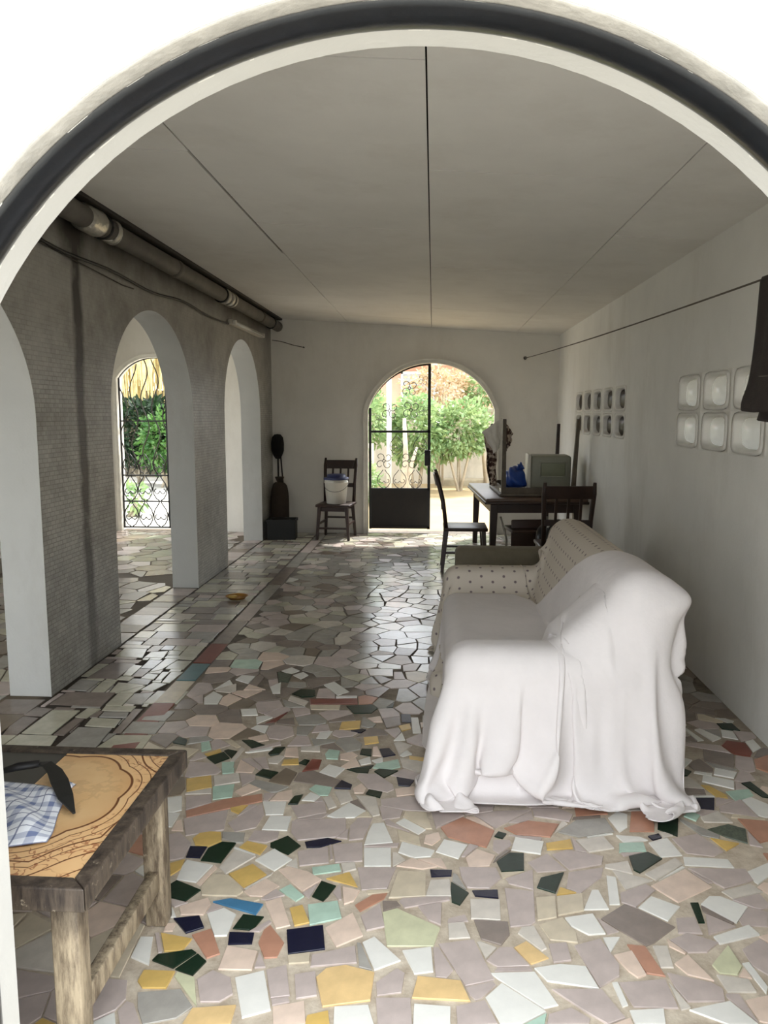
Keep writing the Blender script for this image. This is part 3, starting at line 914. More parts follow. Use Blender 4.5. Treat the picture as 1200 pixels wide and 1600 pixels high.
# arches' thresholds and pieces inside arcade openings
for (c, a, sp, rise) in AR:
    y = c - a + .02
    while y < c + a - .05:
        y2 = min(y + R.uniform(.16, .3), c + a - .01)
        fill.append((pick([('x', 4), ('d', 5), ('t', 2)]), [(XA + .01, y), (XL - .005, y), (XL - .005, y2 - .01), (XA + .01, y2 - .01)])); y = y2
alltiles = [(k, P) for k, P in explicit if P] + fill
def score(P):
    cx = sum(p[0] for p in P) / len(P); cy = sum(p[1] for p in P) / len(P)
    vis = 1.0
    if cx < XL - .3: vis = .1
    if abs(cx) > .62 * cy + .1 or cy < 1.68: vis = .05
    if .12 < cx < .95 and 2.95 < cy < 4.7: vis = .01          # under the covered sofa
    if cx < -.8 and cy < 2.0: vis *= .4
    return abs(area(P)) / cy ** 3 * vis
alltiles.sort(key=lambda t: -score(t[1]))
def prism(mb, P, mi, ox=0, oy=0):
    h = .004 + R.uniform(0, .0015); tx, ty = R.gauss(0, .006), R.gauss(0, .006)
    cx = sum(p[0] for p in P) / len(P); cy = sum(p[1] for p in P) / len(P)
    n = len(P)
    top = [(p[0] + (cx - p[0]) * .015 - ox, p[1] + (cy - p[1]) * .015 - oy, max(.002, h + (p[0] - cx) * tx + (p[1] - cy) * ty)) for p in P]
    mid = [(p[0] - ox, p[1] - oy, max(.0015, t[2] - .0012)) for p, t in zip(P, top)]
    bot = [(p[0] - ox, p[1] - oy, -.002) for p in P]
    fs = [tuple(range(n))] + [(i + n, (i + 1) % n + n, (i + 1) % n, i) for i in range(n)] + [(i + 2 * n, (i + 1) % n + 2 * n, (i + 1) % n + n, i + n) for i in range(n)]
    mb.add(top + mid + bot, fs, mi)
rest = MB()
for i, (k, P) in enumerate(alltiles):
    if i < 300:
        mb = MB(); cx = sum(p[0] for p in P) / len(P); cy = sum(p[1] for p in P) / len(P)
        prism(mb, P, 0, cx, cy)
        me = bpy.data.meshes.new('tile'); me.from_pydata(mb.v, [], mb.f); me.materials.append(tile_mat(k))
        child('tile', me, floor, (cx, cy, 0))
    else:
        prism(rest, P, TKEY.index(k))
me = bpy.data.meshes.new('tile_field'); me.from_pydata(rest.v, [], rest.f)
for t in TM: me.materials.append(t)
me.polygons.foreach_set('material_index', rest.mi)
tf = child('tile_field', me, floor); tf['kind'] = 'stuff'

# ------------------------------------------------------------------ gates
def arc_pts(c, r, a0, a1, n=14):
    return [(c[0] + r * math.cos(a0 + (a1 - a0) * i / n), 0, c[1] + r * math.sin(a0 + (a1 - a0) * i / n)) for i in range(n + 1)]
def spiral(c, r0, r1, a0, a1, n=22):
    return [(c[0] + (r0 + (r1 - r0) * i / n) * math.cos(a0 + (a1 - a0) * i / n), 0, c[1] + (r0 + (r1 - r0) * i / n) * math.sin(a0 + (a1 - a0) * i / n)) for i in range(n + 1)]
def seg_curve(op, inset=0.0, x0=None, x1=None, n=30):
    c, a, sp, rise = op; x0 = c - a + inset if x0 is None else x0; x1 = c + a - inset if x1 is None else x1
    return [(x, 0, arch_h(op, x) - inset) for x in np.linspace(x0, x1, n)]
# C scroll unit: two mirrored spirals (a lyre / heart), 0.19 wide 0.26 high
def lyre(sx=1.0, sz=1.0, r=.006):
    mb = MB()
    for s_ in (-1, 1):
        pts = [(s_ * .012, 0, -.13), (s_ * .05, 0, -.11), (s_ * .085, 0, -.06), (s_ * .092, 0, .0), (s_ * .075, 0, .05), (s_ * .04, 0, .09), (s_ * .012, 0, .13)]
        mb.tube([(x * sx, y, z * sz) for x, y, z in pts], r, 6)
        mb.tube([(x * sx, y, z * sz) for x, y, z in [(s_ * (.092 - p[0]), 0, p[2]) for p in spiral((0.045, -.02), .046, .012, -.2, -4.6, 14)]], r * .9, 6)
    return mb
def rosette(r=.006):
    mb = MB()
    for k in range(4):
        a = PI / 4 + k * PI / 2; c = (.07 * math.cos(a), .07 * math.sin(a))
        mb.tube(spiral(c, .058, .016, a + PI, a + PI + 5.2, 18), r, 6)
    mb.tube(arc_pts((0, 0), .018, 0, 2 * PI, 10), r, 6)
    return mb
gate = empty('metal_gate', (0, YB + .07, 0), 0, 'black arched metal gate leaf with solid lower panel in the back wall', 'gate')
fr = MB()
fr.beam((-.795, 0, .05), (-.795, 0, 1.585), .03, .03); fr.beam((-.05, 0, .05), (-.05, 0, 2.13), .036, .036)
fr.build('stile', IRON, gate)
ab = MB(); pts = seg_curve(GA, .035, -.80, -.05)
for i in range(len(pts) - 1): ab.beam(pts[i], pts[i + 1], .03, .03, (0, 1, 0))
ab.build('arch_bar', IRON, gate)
MB().box(-.80, -.04, -.018, .018, 1.275, 1.303).build('rail', IRON, gate)
MB().box(-.80, -.04, -.018, .018, .545, .575).build('rail', IRON, gate)
pn = MB().box(-.79, -.055, -.006, .006, .075, .55); pn.box(-.80, -.04, -.018, .018, .055, .085)
pn.build('lower_panel', M('dark_rusty_sheet', (30, 24, 19), .6, .35, 6), gate)
MB().rbox(-.105, -.03, -.05, .04, .86, 1.06, .01).build('lock_box', IRON, gate)
MB().rbox(-.066, -.03, -.04, .02, 1.93, 2.09, .006).build('bolt', IRON, gate)
ros = rosette(.0045).mesh('scroll', IRONG); lyr = lyre(.9, .9, .0045).mesh('scroll', IRONG)
for (x, z, s_) in ((-.55, 1.55, 1.0), (-.28, 1.56, 1.05), (-.30, 1.83, .95), (-.13, 1.93, .6), (-.68, 1.44, .6), (-.62, .92, 1.0), (-.30, .92, 1.0), (-.12, 1.55, .6)):
    child('scroll', ros, gate, (x, 0, z), (0, 0, 0), (s_, 1, s_))
for (x, z) in ((-.62, .69), (-.42, .69), (-.22, .69), (-.46, 1.12), (-.16, 1.12)): child('scroll', lyr, gate, (x, 0, z))

gate2 = empty('wrought_iron_gate', (0, YB + .08, 0), 0, 'dark wrought-iron scroll gate at the end of the side verandah', 'gate')
fr = MB(); gx0, gx1 = -4.03, -3.07
fr.beam((gx0, 0, .03), (gx0, 0, 1.98), .024, .024); fr.beam((gx1, 0, .03), (gx1, 0, 1.98), .024, .024); fr.beam((-3.42, 0, .03), (-3.42, 0, 2.21), .02, .02)
fr.build('stile', IRON, gate2)
for z in (.04, .38, .72, 1.42): MB().box(gx0, gx1, -.01, .01, z - .009, z + .009).build('rail', IRON, gate2)
ab = MB(); pts = seg_curve(GL, .02, gx0, gx1)
for i in range(len(pts) - 1): ab.beam(pts[i], pts[i + 1], .022, .022, (0, 1, 0))
ab.build('arch_bar', IRON, gate2)
lm = lyre(1.0, 1.22, .0075).mesh('scroll', IRON)
for k in range(5):
    for z in (.21, .55): child('scroll', lm, gate2, (-3.93 + .195 * k, 0, z))
for k in range(7):                                           # long wavy bars above
    x = -3.98 + .14 * k; w = MB()
    w.tube([(x + .05 * math.sin(z * 9 + k), 0, z) for z in np.linspace(.73, min(2.2, arch_h(GL, x) - .02), 26)], .0075, 6)
    w.build('wavy_bar', IRONG, gate2)
for k in range(5): child('scroll', lm, gate2, (-3.93 + .195 * k, 0, .87), (0, 0, 0), (.9, 1, .8))

# ------------------------------------------------------------------ pipe, cable, lamp, clothes lines
PX, PZ = XL + .095, 2.585
pipe = empty('drain_pipe', (PX, 0, PZ), 0, 'grey drain pipe with silver joints running along the top of the arcade', 'pipe')
MB().tube([(0, 1.45, 0), (0, YB - .02, 0)], .062, 20).build('pipe_run', M('dusty_grey_pvc', (96, 91, 83), .6, .25, 6), pipe)
FOIL = M('crumpled_foil_tape', (205, 202, 192), .28, .15, 30, .5, 60, .95)
for y0, y1, r_ in ((4.28, 4.47, .074), (4.60, 4.68, .071), (7.12, 7.21, .070), (7.27, 7.33, .070), (7.38, 7.43, .070)):
    mb = MB(); n = 7
    mb.tube([(R.uniform(-.003, .003), y0 + (y1 - y0) * i / n, R.uniform(-.003, .003)) for i in range(n + 1)], [r_ + R.uniform(-.003, .003) for _ in range(n + 1)], 20)
    mb.build('joint_sleeve', FOIL, pipe)
for y0 in (2.6, 5.75, 8.6): MB().tube([(0, y0, 0), (0, y0 + .10, 0)], .068, 20).build('coupling', MATS['dusty_grey_pvc'], pipe)
for y0 in (4.52, 7.05, 9.2):
    MB().box(-.078, .0, y0, y0 + .03, -.02, .02).tube([(.066 * math.cos(a), y0 + .015, .066 * math.sin(a)) for a in np.linspace(0, 2 * PI, 20)], .008, 6).build('bracket', IRON, pipe)
cab = empty('electric_cable', (0, 0, 0), 0, 'black cable sagging along the arcade wall to the tube lamp', 'cable')
cp = [(3.0, 2.46), (3.5, 2.43), (3.98, 2.385), (4.3, 2.375), (4.75, 2.40), (5.25, 2.375), (5.6, 2.36), (6.0, 2.40), (6.3, 2.41), (6.8, 2.375), (7.3, 2.375), (7.60, 2.39)]
ys = np.linspace(3.0, 7.6, 60); zz = np.interp(ys, [p[0] for p in cp], [p[1] for p in cp])
zz = np.convolve(np.pad(zz, 3, mode='edge'), np.ones(7) / 7, 'valid')
MB().tube([(XL + .016, a, b_) for a, b_ in zip(ys, zz)], .009, 8).build('cable_run', IRON, cab)
MB().tube([(XL + .01, 3.4, 2.40), (XL + .01, 5.0, 2.335), (XL + .01, 5.2, 2.34)], .004, 6).build('thin_wire', IRONG, cab)
lamp = empty('tube_lamp', (XL, 8.28, 2.405), 0, 'unlit fluorescent tube lamp on the arcade wall above the last arch', 'lamp')
MB().rbox(.0, .045, -.66, .66, -.022, .03, .008).build('housing', M('cream_lamp_housing', (196, 190, 176), .5, .06), lamp)
MB().tube([(.065, -.62, -.005), (.065, .62, -.005)], .014, 12).build('glass_tube', M('unlit_tube_glass', (228, 228, 220), .2, 0), lamp)
for s_ in (-1, 1): MB().rbox(.04, .085, s_ * .635 - .02, s_ * .635 + .02, -.025, .02, .004).build('tube_holder', M('white_plastic', (214, 210, 200), .4, .03), lamp)
ww = empty('wall_wire', (0, YB, 0), 0, 'thin wire sagging along the back wall to a nail', 'wire')
MB().tube([(XL + .02, -.02, 2.42), (-1.9, -.014, 2.405), (-1.75, -.014, 2.36), (-1.613, -.016, 2.33)], .004, 6).build('wire_run', IRONG, ww)
MB().tube([(-1.613, 0.0, 2.33), (-1.613, -.035, 2.332)], .008, 8).build('nail', IRON, ww)
cl = empty('clothes_line', (0, 0, 0), 0, 'thin clothes line stretched from the back wall along the right wall', 'clothes line')
A0 = Vector((1.114, YB - .03, 2.187)); B0 = Vector((1.365, 1.42, 2.02))
def line_at(y):
    t = (y - A0.y) / (B0.y - A0.y); p = A0.lerp(B0, t); p.z -= .03 * 4 * t * (1 - t) - .0; return p
MB().tube([line_at(y) for y in np.linspace(A0.y, B0.y, 30)], .0045, 6).build('cord', M('grey_cord', (92, 84, 74), .8, .1), cl)
MB().tube([(1.114, YB + .005, 2.187), (1.114, YB - .04, 2.187)], .011, 8).tube([(1.114 + .018 * math.cos(a), YB - .035, 2.187 + .018 * math.sin(a)) for a in np.linspace(0, 6.2, 12)], .004, 6).build('hook', IRONG, cl)

# dark garment folded over the line
gm = empty('hanging_garment', (0, 0, 0), 0, 'dark brown-grey garment hung folded over the clothes line at right', 'clothes')
def garment():
    mb = MB(); ny, nz = 26, 40; vs = []; y0, y1 = 3.25, 2.60
    for side in (1, -1):
        for i in range(nz + 1):
            f = i / nz
            for j in range(ny + 1):
                u = j / ny; y = y0 + (y1 - y0) * u + (-.0 if 0 else 0)
                flare = .03 * f
                y += (.06 * f * f) * (1 if u < .5 else -1) * (1 - 2 * min(u, 1 - u))
                p = line_at(max(1.5, y)); drop = .56 if side == 1 else .52
                if f > .62: y += -.0
                x = p.x + side * (.012 + .016 * f) + .010 * math.sin(u * 17 + f * 3) * f + .006 * math.sin(u * 41 + 2)
                x += side * .010 * math.exp(-((f - .93) / .09) ** 2)
                z = p.z + .006 - drop * f - .012 * math.sin(u * 9) * f
                if i == 0: x = p.x; z = p.z + .008
                vs.append((x, y, z))
    n1 = (ny + 1) * (nz + 1); fs = []
    for s_ in range(2):
        for i in range(nz):
            for j in range(ny):
                a = s_ * n1 + i * (ny + 1) + j; fs.append((a, a + 1, a + ny + 2, a + ny + 1))
    mb.add(vs, fs, 0, True); return mb
go = garment().build('cloth_body', M('dark_brown_fabric', (50, 43, 39), .95, .2, 30, .3, 200), gm)
md = go.modifiers.new('thick', 'SOLIDIFY'); md.thickness = .007; md.offset = 0
sm = MB()
for s_, f in ((1, .70), (-1, .70)):
    sm.tube([(line_at(y).x - .034, y, line_at(y).z - .385) for y in np.linspace(3.15, 2.66, 20)], .0035, 6)
    break
sm.build('seam', M('worn_seam', (96, 86, 80), .9, .1), gm)

# ------------------------------------------------------------------ chairs
def make_chair(label, group=None, mat=WOOD, slats=3):
    t = empty('wooden_chair', (0, 0, 0), 0, label, 'chair', group)
    W2, D2, SH = .195, .20, .43
    s_ = MB()
    bm = MB().rbox(-W2 - .015, W2 + .015, -D2 - .02, D2, SH - .032, SH, .01, 2); bm.build('seat', mat, t)
    MB().box(-W2 + .01, W2 - .01, -D2 + .012, -D2 + .03, SH - .085, SH - .03).build('apron', mat, t)
    MB().box(-W2 + .01, W2 - .01, D2 - .045, D2 - .027, SH - .085, SH - .03).build('apron', mat, t)
    for sx in (-1, 1):
        MB().beam((sx * (W2 - .03), -D2 + .02, SH - .03), (sx * (W2 - .0), -D2 - .005, 0), .042, .042, (0, 1, 0), 0, .03, .03).build('leg', mat, t, bevel=.004)
        MB().beam((sx * (W2 - .03), D2 - .03, SH - .03), (sx * (W2 - .005), D2 + .01, 0), .040, .040, (0, 1, 0), 0, .03, .03).build('leg', mat, t, bevel=.004)
        pp = MB(); pts = [(sx * (W2 - .015), D2 - .025, SH - .01), (sx * (W2 - .008), D2 + .0, SH + .22), (sx * W2, D2 + .055, SH + .44), (sx * W2, D2 + .08, SH + .53)]
        pp.tube(pts, [.021, .019, .021, .014], 10).build('back_post', mat, t)
        st = MB().beam((sx * (W2 - .012), -D2 + .01, .19), (sx * (W2 - .012), D2 - .01, .19), .018, .022); st.build('stretcher', mat, t)
    tr = MB(); n = 10; vs = []
    for k in range(n + 1):
        u = -1 + 2 * k / n; y = D2 + .072 + .018 * (1 - u * u)
        for (dy, z) in ((-.010, SH + .40), (.010, SH + .40), (.014, SH + .505), (-.006, SH + .505)): vs.append((u * (W2 - .005), y + dy - (.02 if z < SH + .45 else 0), z))
    fs = [(4 * k + j, 4 * k + (j + 1) % 4, 4 * k + 4 + (j + 1) % 4, 4 * k + 4 + j) for k in range(n) for j in range(4)] + [(0, 1, 2, 3), (4 * n, 4 * n + 3, 4 * n + 2, 4 * n + 1)]
    tr.add(vs, fs, 0, False).build('top_rail', mat, t)
    MB().beam((-W2 + .01, D2 + .012, SH + .20), (W2 - .01, D2 + .012, SH + .20), .02, .05).build('mid_rail', mat, t)
    for k in range(slats):
        u = (k - (slats - 1) / 2) / slats * 1.5 * W2
        MB().beam((u, D2 + .015, SH + .21), (u, D2 + .055, SH + .41), .022, .012, (0, 1, 0)).build('back_slat', mat, t)
    MB().beam((-W2 + .02, -D2 + .02, .14), (W2 - .02, -D2 + .02, .14), .018, .022).build('stretcher', mat, t)
    MB().beam((-W2 + .02, D2 - .01, .23), (W2 - .02, D2 - .01, .23), .018, .022).build('stretcher', mat, t)
    return t
ch1 = make_chair('dark wooden chair against the back wall with a white bucket on it')
ch1.location = (-1.17, 9.24, 0.005); ch1.rotation_euler = (0, 0, math.radians(-6))
def re_chair(src, label, loc, rz):
    c = copy_tree(src); c['label'] = label; c.location = loc; c.rotation_euler = (0, 0, rz); return c
ch2 = re_chair(ch1, 'dark wooden chair in side view tucked at the left of the dining table', (.305, 7.42, .005), math.radians(90))
ch3 = re_chair(ch1, 'dark wooden chair seen from behind, at the near end of the dining table', (1.085, 6.42, .005), math.radians(180))
for ch in ch3.children:
    pass
# bucket
bk = empty('plastic_bucket', (-1.165, 9.20, .436), 0, 'white plastic bucket with blue lid standing on the wooden chair', 'bucket')
BW = M('white_bucket_plastic', (222, 218, 204), .4, .05)
MB().lathe([(.112, 0), (.118, .004), (.140, .25), (.146, .252), (.146, .262), (.141, .264), (.143, .292), (.14, .296)], 32).build('body', BW, bk)
lid = MB().lathe([(.148, .288), (.152, .29), (.152, .308), (.146, .314), (.12, .318), (.112, .322), (.112, .345), (.10, .352), (.0001, .354)], 32).build('lid', M('blue_lid_plastic', (44, 52, 92), .45, .1), bk)
MB().tube([(.148 * math.cos(a), -.004 - abs(.0 + .148 * math.sin(a)) * .98 - .004, .25 - .10 * math.sin(a) ** 1.0) for a in np.linspace(0.02, PI - .02, 24)], .003, 6).build('handle', IRONG, bk)

# ------------------------------------------------------------------ corner clutter
br_o = empty('broom', (-1.945, 9.50, .02), 0, 'dark bristle broom standing head-up in the back left corner', 'broom')
MB().tube([(.03, -.04, .0), (.0, .06, .96)], .011, 10).build('handle', WOODB, br_o)
hb = MB(); prof = [(.028, .93), (.055, .97), (.078, 1.03), (.082, 1.12), (.07, 1.20), (.04, 1.235), (.002, 1.24)]
hb.lathe(prof, 20, (0, .06, 0)); h_o = hb.build('bristle_head', M('black_bristle', (20, 17, 15), .95, .4, 60, .8, 120), br_o)
h_o.scale = (1, .62, 1); h_o.location = (0, .02, 0)
br2 = empty('mop', (-1.90, 9.46, .02), 0, 'thin dark stick leaning beside the broom in the corner', 'stick')
MB().tube([(.10, -.10, 0), (-.02, .15, .98)], .009, 8).build('shaft', WOODB, br2)
MB().tube([(.10, -.10, 0), (.099, -.098, .02)], .012, 8).build('tip', IRON, br2)
def blob(name, mat, parent, c, r, seed, amp=.12, n=20, power=2.4, zmin=None, freq=3.0):
    rr = random.Random(seed); ph = [(rr.uniform(0, 6.3), rr.uniform(.6, 1.6) * freq, rr.uniform(0, 6.3), rr.uniform(.6, 1.6) * freq) for _ in range(5)]
    mb = MB(); vs = []; m_ = n * 2
    for i in range(n + 1):
        t = PI * i / n
        for j in range(m_):
            p = 2 * PI * j / m_; x, y, z = math.sin(t) * math.cos(p), math.sin(t) * math.sin(p), math.cos(t)
            e = lambda v: math.copysign(abs(v) ** (2 / power), v)
            k = 1 + amp * sum(math.sin(a + b_ * (x + .6 * z)) * math.sin(c_ + d * (y - .5 * z)) for a, b_, c_, d in ph) / 2.2
            q = [c[0] + r[0] * e(x) * k, c[1] + r[1] * e(y) * k, c[2] + r[2] * e(z) * k]
            if zmin is not None: q[2] = max(zmin, q[2])
            vs.append(q)
    fs = [(i * m_ + j, i * m_ + (j + 1) % m_, (i + 1) * m_ + (j + 1) % m_, (i + 1) * m_ + j) for i in range(n) for j in range(m_)]
    return mb.add(vs, fs, 0, True).build(name, mat, parent)
sk = empty('brown_sack', (-1.90, 9.42, 0), 0, 'dark brown sack slumped in the back left corner behind a black crate', 'sack')
BRS = M('dark_brown_sacking', (52, 42, 34), .95, .25, 16, .5, 70)
skb = blob('sack_body', BRS, sk, (0, 0, .34), (.115, .12, .34), 4, .12, 18, 2.6, .006)
MB().lathe([(.05, .62), (.032, .67), (.05, .71), (.06, .735), (.02, .735)], 16).build('tied_neck', BRS, skb)
cr = empty('black_crate', (-1.82, 9.14, .005), math.radians(4), 'black plastic crate on the floor in the back left corner', 'crate')
BP = M('black_plastic', (16, 18, 17), .6, .15)
cbx = MB()
for a in ((-.17, .17, -.11, -.10), (-.17, .17, .10, .11), (-.17, -.16, -.11, .11), (.16, .17, -.11, .11)): cbx.box(*a, 0, .235)
cbx.box(-.17, .17, -.11, .11, 0, .01); cbx.build('crate_body', BP, cr)
MB().box(-.18, .18, -.12, -.105, .215, .245).box(-.18, .18, .105, .12, .215, .245).box(-.18, -.165, -.12, .12, .215, .245).box(.165, .18, -.12, .12, .215, .245).build('rim', BP, cr)
blob('contents', M('charcoal_rags', (26, 24, 23), .95, .2), cr, (0, 0, .18), (.14, .085, .08), 9, .15, 12)
ash = empty('brass_dish', (-1.59, 6.05, .006), .3, 'small golden brown dish lying on the tiled strip near the arcade', 'dish')
MB().lathe([(.035, 0), (.065, .004), (.085, .026), (.092, .028), (.084, .022), (.062, .008), (.0001, .006)], 28, cap=False).build('dish_body', M('golden_brown_glaze', (168, 120, 52), .25, .3, 14), ash)
blob('peel', M('pale_yellow_peel', (204, 176, 96), .5, .2), ash, (-.035, 0, .02), (.04, .025, .013), 5, .15, 8)

# ------------------------------------------------------------------ dining table and what is on it
tb = empty('dining_table', (.955, 8.25, 0), math.radians(3), 'dark wooden dining table piled with household things near the back gate', 'table')
TZ = .70
MB().rbox(-.49, .49, -.86, .86, TZ - .035, TZ, .012, 3).build('table_top', M('worn_table_wood', (84, 64, 50), .4, .3, 8, .1, 30), tb)
MB().rbox(-.50, .50, -.87, .87, TZ - .055, TZ - .03, .008).build('edge_moulding', WOOD, tb)
for a in ((-.43, .43, -.79, -.765), (-.43, .43, .765, .79), (-.43, -.405, -.79, .79), (.405, .43, -.79, .79)): MB().box(*a, TZ - .145, TZ - .05).build('apron', WOOD, tb)
for sx in (-1, 1):
    for sy in (-1, 1):
        MB().beam((sx * .40, sy * .76, TZ - .05), (sx * .415, sy * .78, 0.004), .075, .075, (0, 1, 0), 0, .052, .052).build('leg', WOOD, tb, bevel=.006)
ut = empty('upturned_table', (1.02, 8.05, TZ + .003), math.radians(2), 'small wooden table lying upside down with its legs up on the dining table', 'table')
GWD = M('greyish_old_wood', (86, 76, 62), .6, .3, 12, .2, 40)
MB().rbox(-.38, .38, -.48, .48, 0, .026, .006).build('table_top', GWD, ut)
for a in ((-.35, .35, -.45, -.43), (-.35, .35, .43, .45), (-.35, -.33, -.45, .45), (.33, .35, -.45, .45)): MB().box(*a, .026, .085).build('apron', GWD, ut)
for sx, sy, dx, dy, h in ((-1, -1, .0, 0, .755), (1, -1, .035, 0, .755), (-1, 1, -.02, .02, .70), (1, 1, .02, .02, .70)):
    MB().beam((sx * .34, sy * .44, .02), (sx * .34 + dx, sy * .44 + dy, h), .045, .045, (0, 1, 0), 0, .033, .033).build('leg', GWD if sy < 0 else WOOD, ut, bevel=.004)
bx = empty('plastic_box', (1.20, 8.02, TZ + .031), math.radians(-3), 'pale grey-green plastic box with a recessed front, on the upturned table', 'box')
PG = M('pale_grey_green_plastic', (134, 134, 118), .5, .08)
MB().rbox(-.20, .20, -.19, .19, 0, .36, .03, 3).build('body', PG, bx)
MB().rbox(-.10, .14, -.205, -.185, .15, .29, .008).build('recess_panel', M('olive_grey_panel', (122, 124, 100), .5, .08), bx)
MB().rbox(-.12, .16, -.21, -.195, .285, .30, .004).rbox(-.12, .16, -.21, -.195, .14, .155, .004).rbox(-.12, -.10, -.21, -.195, .14, .30, .004).rbox(.14, .16, -.21, -.195, .14, .30, .004).build('recess_frame', PG, bx)
MB().rbox(-.232, -.198, -.185, .185, .0, .37, .008).build('side_panel', M('white_side_panel', (206, 202, 190), .45, .05), bx)
bb = empty('blue_bag', (.845, 7.95, TZ + .03), 0, 'crumpled royal blue plastic bag on the upturned table', 'bag')
BLU = M('royal_blue_plastic', (24, 62, 138), .38, .2, 14, .4, 30)
bagb = blob('bag_body', BLU, bb, (0, 0, .115), (.105, .10, .115), 21, .22, 20, 2.2, .004, 4)
blob('bag_knot', BLU, bagb, (.05, -.01, .235), (.035, .03, .04), 23, .3, 12, 2, None, 5)
tr_ = empty('white_tray', (.80, 7.74, TZ + .031), math.radians(2), 'flat white tray on the upturned table in front of the blue bag', 'tray')
MB().rbox(-.12, .155, -.09, .06, 0, .012, .004).build('tray_base', M('white_tray_plastic', (212, 208, 196), .5, .05), tr_)
MB().rbox(-.125, .16, -.095, -.087, 0, .035, .003).rbox(-.125, .16, .057, .065, 0, .035, .003).rbox(-.125, -.117, -.095, .065, 0, .035, .003).rbox(.152, .16, -.095, .065, 0, .035, .003).build('tray_rim', MATS['white_tray_plastic'], tr_)
# cloths hung on the upturned legs
PRT = bpy.data.materials.new('brown_printed_cotton'); PRT.use_nodes = True
g = NT(PRT); b = g.N['Principled BSDF']; b.inputs['Roughness'].default_value = .95
vec, px, py, pz = g.coords()
g.L.new(g.mix(g.ramp(g.noise(vec, 26, 3), .45, .55), lin((62, 40, 32)), lin((176, 160, 142))), b.inputs['Base Color'])
def cloth_quad(name, mat, label, A, B, C, D, seed, wav=.012):
    rr = random.Random(seed); n = 18; vs = []; a, b_ = rr.uniform(0, 6), rr.uniform(0, 6)
    A, B, C, D = map(Vector, (A, B, C, D))
    for i in range(n + 1):
        v = i / n
        for j in range(n + 1):
            u = j / n; q = A.lerp(B, u).lerp(D.lerp(C, u), v)
            q.y += wav * (math.sin(u * 8 + a + v * 3) * (.4 + v) + .5 * math.sin(u * 19 + b_)); q.x += .006 * math.sin(v * 11 + a)
            vs.append(q)
    fs = [(i * (n + 1) + j, i * (n + 1) + j + 1, (i + 1) * (n + 1) + j + 1, (i + 1) * (n + 1) + j) for i in range(n) for j in range(n)]
    o = MB().add(vs, fs, 0, True).build(name, mat); md = o.modifiers.new('thick', 'SOLIDIFY'); md.thickness = .006
    tag(o, label, 'cloth'); return o
cloth_quad('white_cloth', M('unbleached_cotton', (206, 200, 188), .95, .06, 20, .2, 80), 'cream cloth hung in a point over an upturned table leg', (.478, 7.62, 1.33), (.665, 7.555, 1.47), (.668, 7.56, 1.20), (.60, 7.60, 1.12), 2)
cloth_quad('printed_cloth', PRT, 'brown patterned cloth hanging below the cream cloth on the upturned legs', (.505, 7.68, 1.30), (.62, 7.66, 1.26), (.635, 7.66, .80), (.56, 7.70, .80), 5)
cloth_quad('printed_cloth', PRT, 'small brown patterned cloth hung on the right of the upturned leg', (.695, 7.60, 1.43), (.775, 7.64, 1.32), (.755, 7.64, 1.20), (.70, 7.60, 1.12), 8)

# folding chair with brown seat under the table
fc = empty('folding_chair', (.93, 7.62, .004), math.radians(8), 'brown folding chair with pale metal frame under the dining table', 'chair')
PM = M('pale_metal_tube', (176, 170, 156), .4, .1, 20, 0, 0, .6)
MB().tube([(-.20, .05, 0), (-.20, -.02, .27), (-.27, -.04, .50)], .011, 8).build('frame_tube', PM, fc)
MB().tube([(.20, .05, 0), (.20, -.02, .27), (.20, -.04, .50)], .011, 8).build('frame_tube', PM, fc)
MB().tube([(-.19, -.12, 0), (-.19, .12, .36)], .010, 8).build('frame_tube', PM, fc)
MB().tube([(.19, -.12, 0), (.19, .12, .36)], .010, 8).build('frame_tube', PM, fc)
MB().tube([(-.20, .05, .05), (.20, .05, .05)], .008, 8).build('cross_bar', PM, fc)
MB().rbox(-.19, .19, -.20, .16, .355, .39, .014).build('seat', M('brown_vinyl', (58, 38, 28), .5, .15), fc)
MB().rbox(-.16, .18, -.05, -.02, .20, .47, .012).build('backrest', MATS['brown_vinyl'], fc)
bbg = empty('black_bundle', (1.12, 7.10, .004), 0, 'dark bundled bag with a shiny rim behind the far wooden chair', 'bag')
blob('bundle_body', M('black_shiny_plastic', (16, 17, 20), .3, .2, 12, .3, 30), bbg, (0, 0, .27), (.17, .15, .27), 31, .14, 18, 2.3, .003)
MB().tube([(.10 * math.cos(a) + .02, -.13, .46 + .075 * math.sin(a)) for a in np.linspace(.3, 2.9, 18)], .009, 8).build('shiny_rim', STEEL, bbg)

# ------------------------------------------------------------------ sofa and armchair
OLV = M('olive_upholstery', (120, 112, 94), .9, .1, 14, .25, 150)
SOFA = [  # centre, half sizes, radius, tilt about Y
    ((.535, 3.81, .215), (.435, .90, .215), .05, 0),       # base and seat
    ((.46, 2.985, .285), (.375, .095, .285), .07, 0),       # near arm
    ((.46, 4.635, .285), (.375, .095, .285), .07, 0),       # far arm
    ((.765, 3.81, .565), (.115, .90, .31), .10, math.radians(18)),
    ((.70, 3.10, .665), (.075, .17, .235), .07, math.radians(46)),   # cushion slumped between near arm and back
]
def rounded(mb, c, h, r, tilt):
    mt = Matrix.Translation(Vector(c)) @ Matrix.Rotation(tilt, 4, 'Y')
    return mb.rbox(-h[0], h[0], -h[1], h[1], -h[2], h[2], r * .9, 5, 0, mt)
so = empty('sofa', (0, 0, .004), 0, 'two-seat sofa hidden under the white and dotted sheets', 'sofa')
for nm, bxs in (('seat_base', 0), ('armrest', 1), ('armrest', 2), ('backrest', 3), ('cushion', 4)): rounded(MB(), *SOFA[bxs]).build(nm, OLV, so)
ac = empty('armchair', (0, 0, .004), 0, 'olive upholstered armchair behind the sheet-covered sofa', 'armchair')
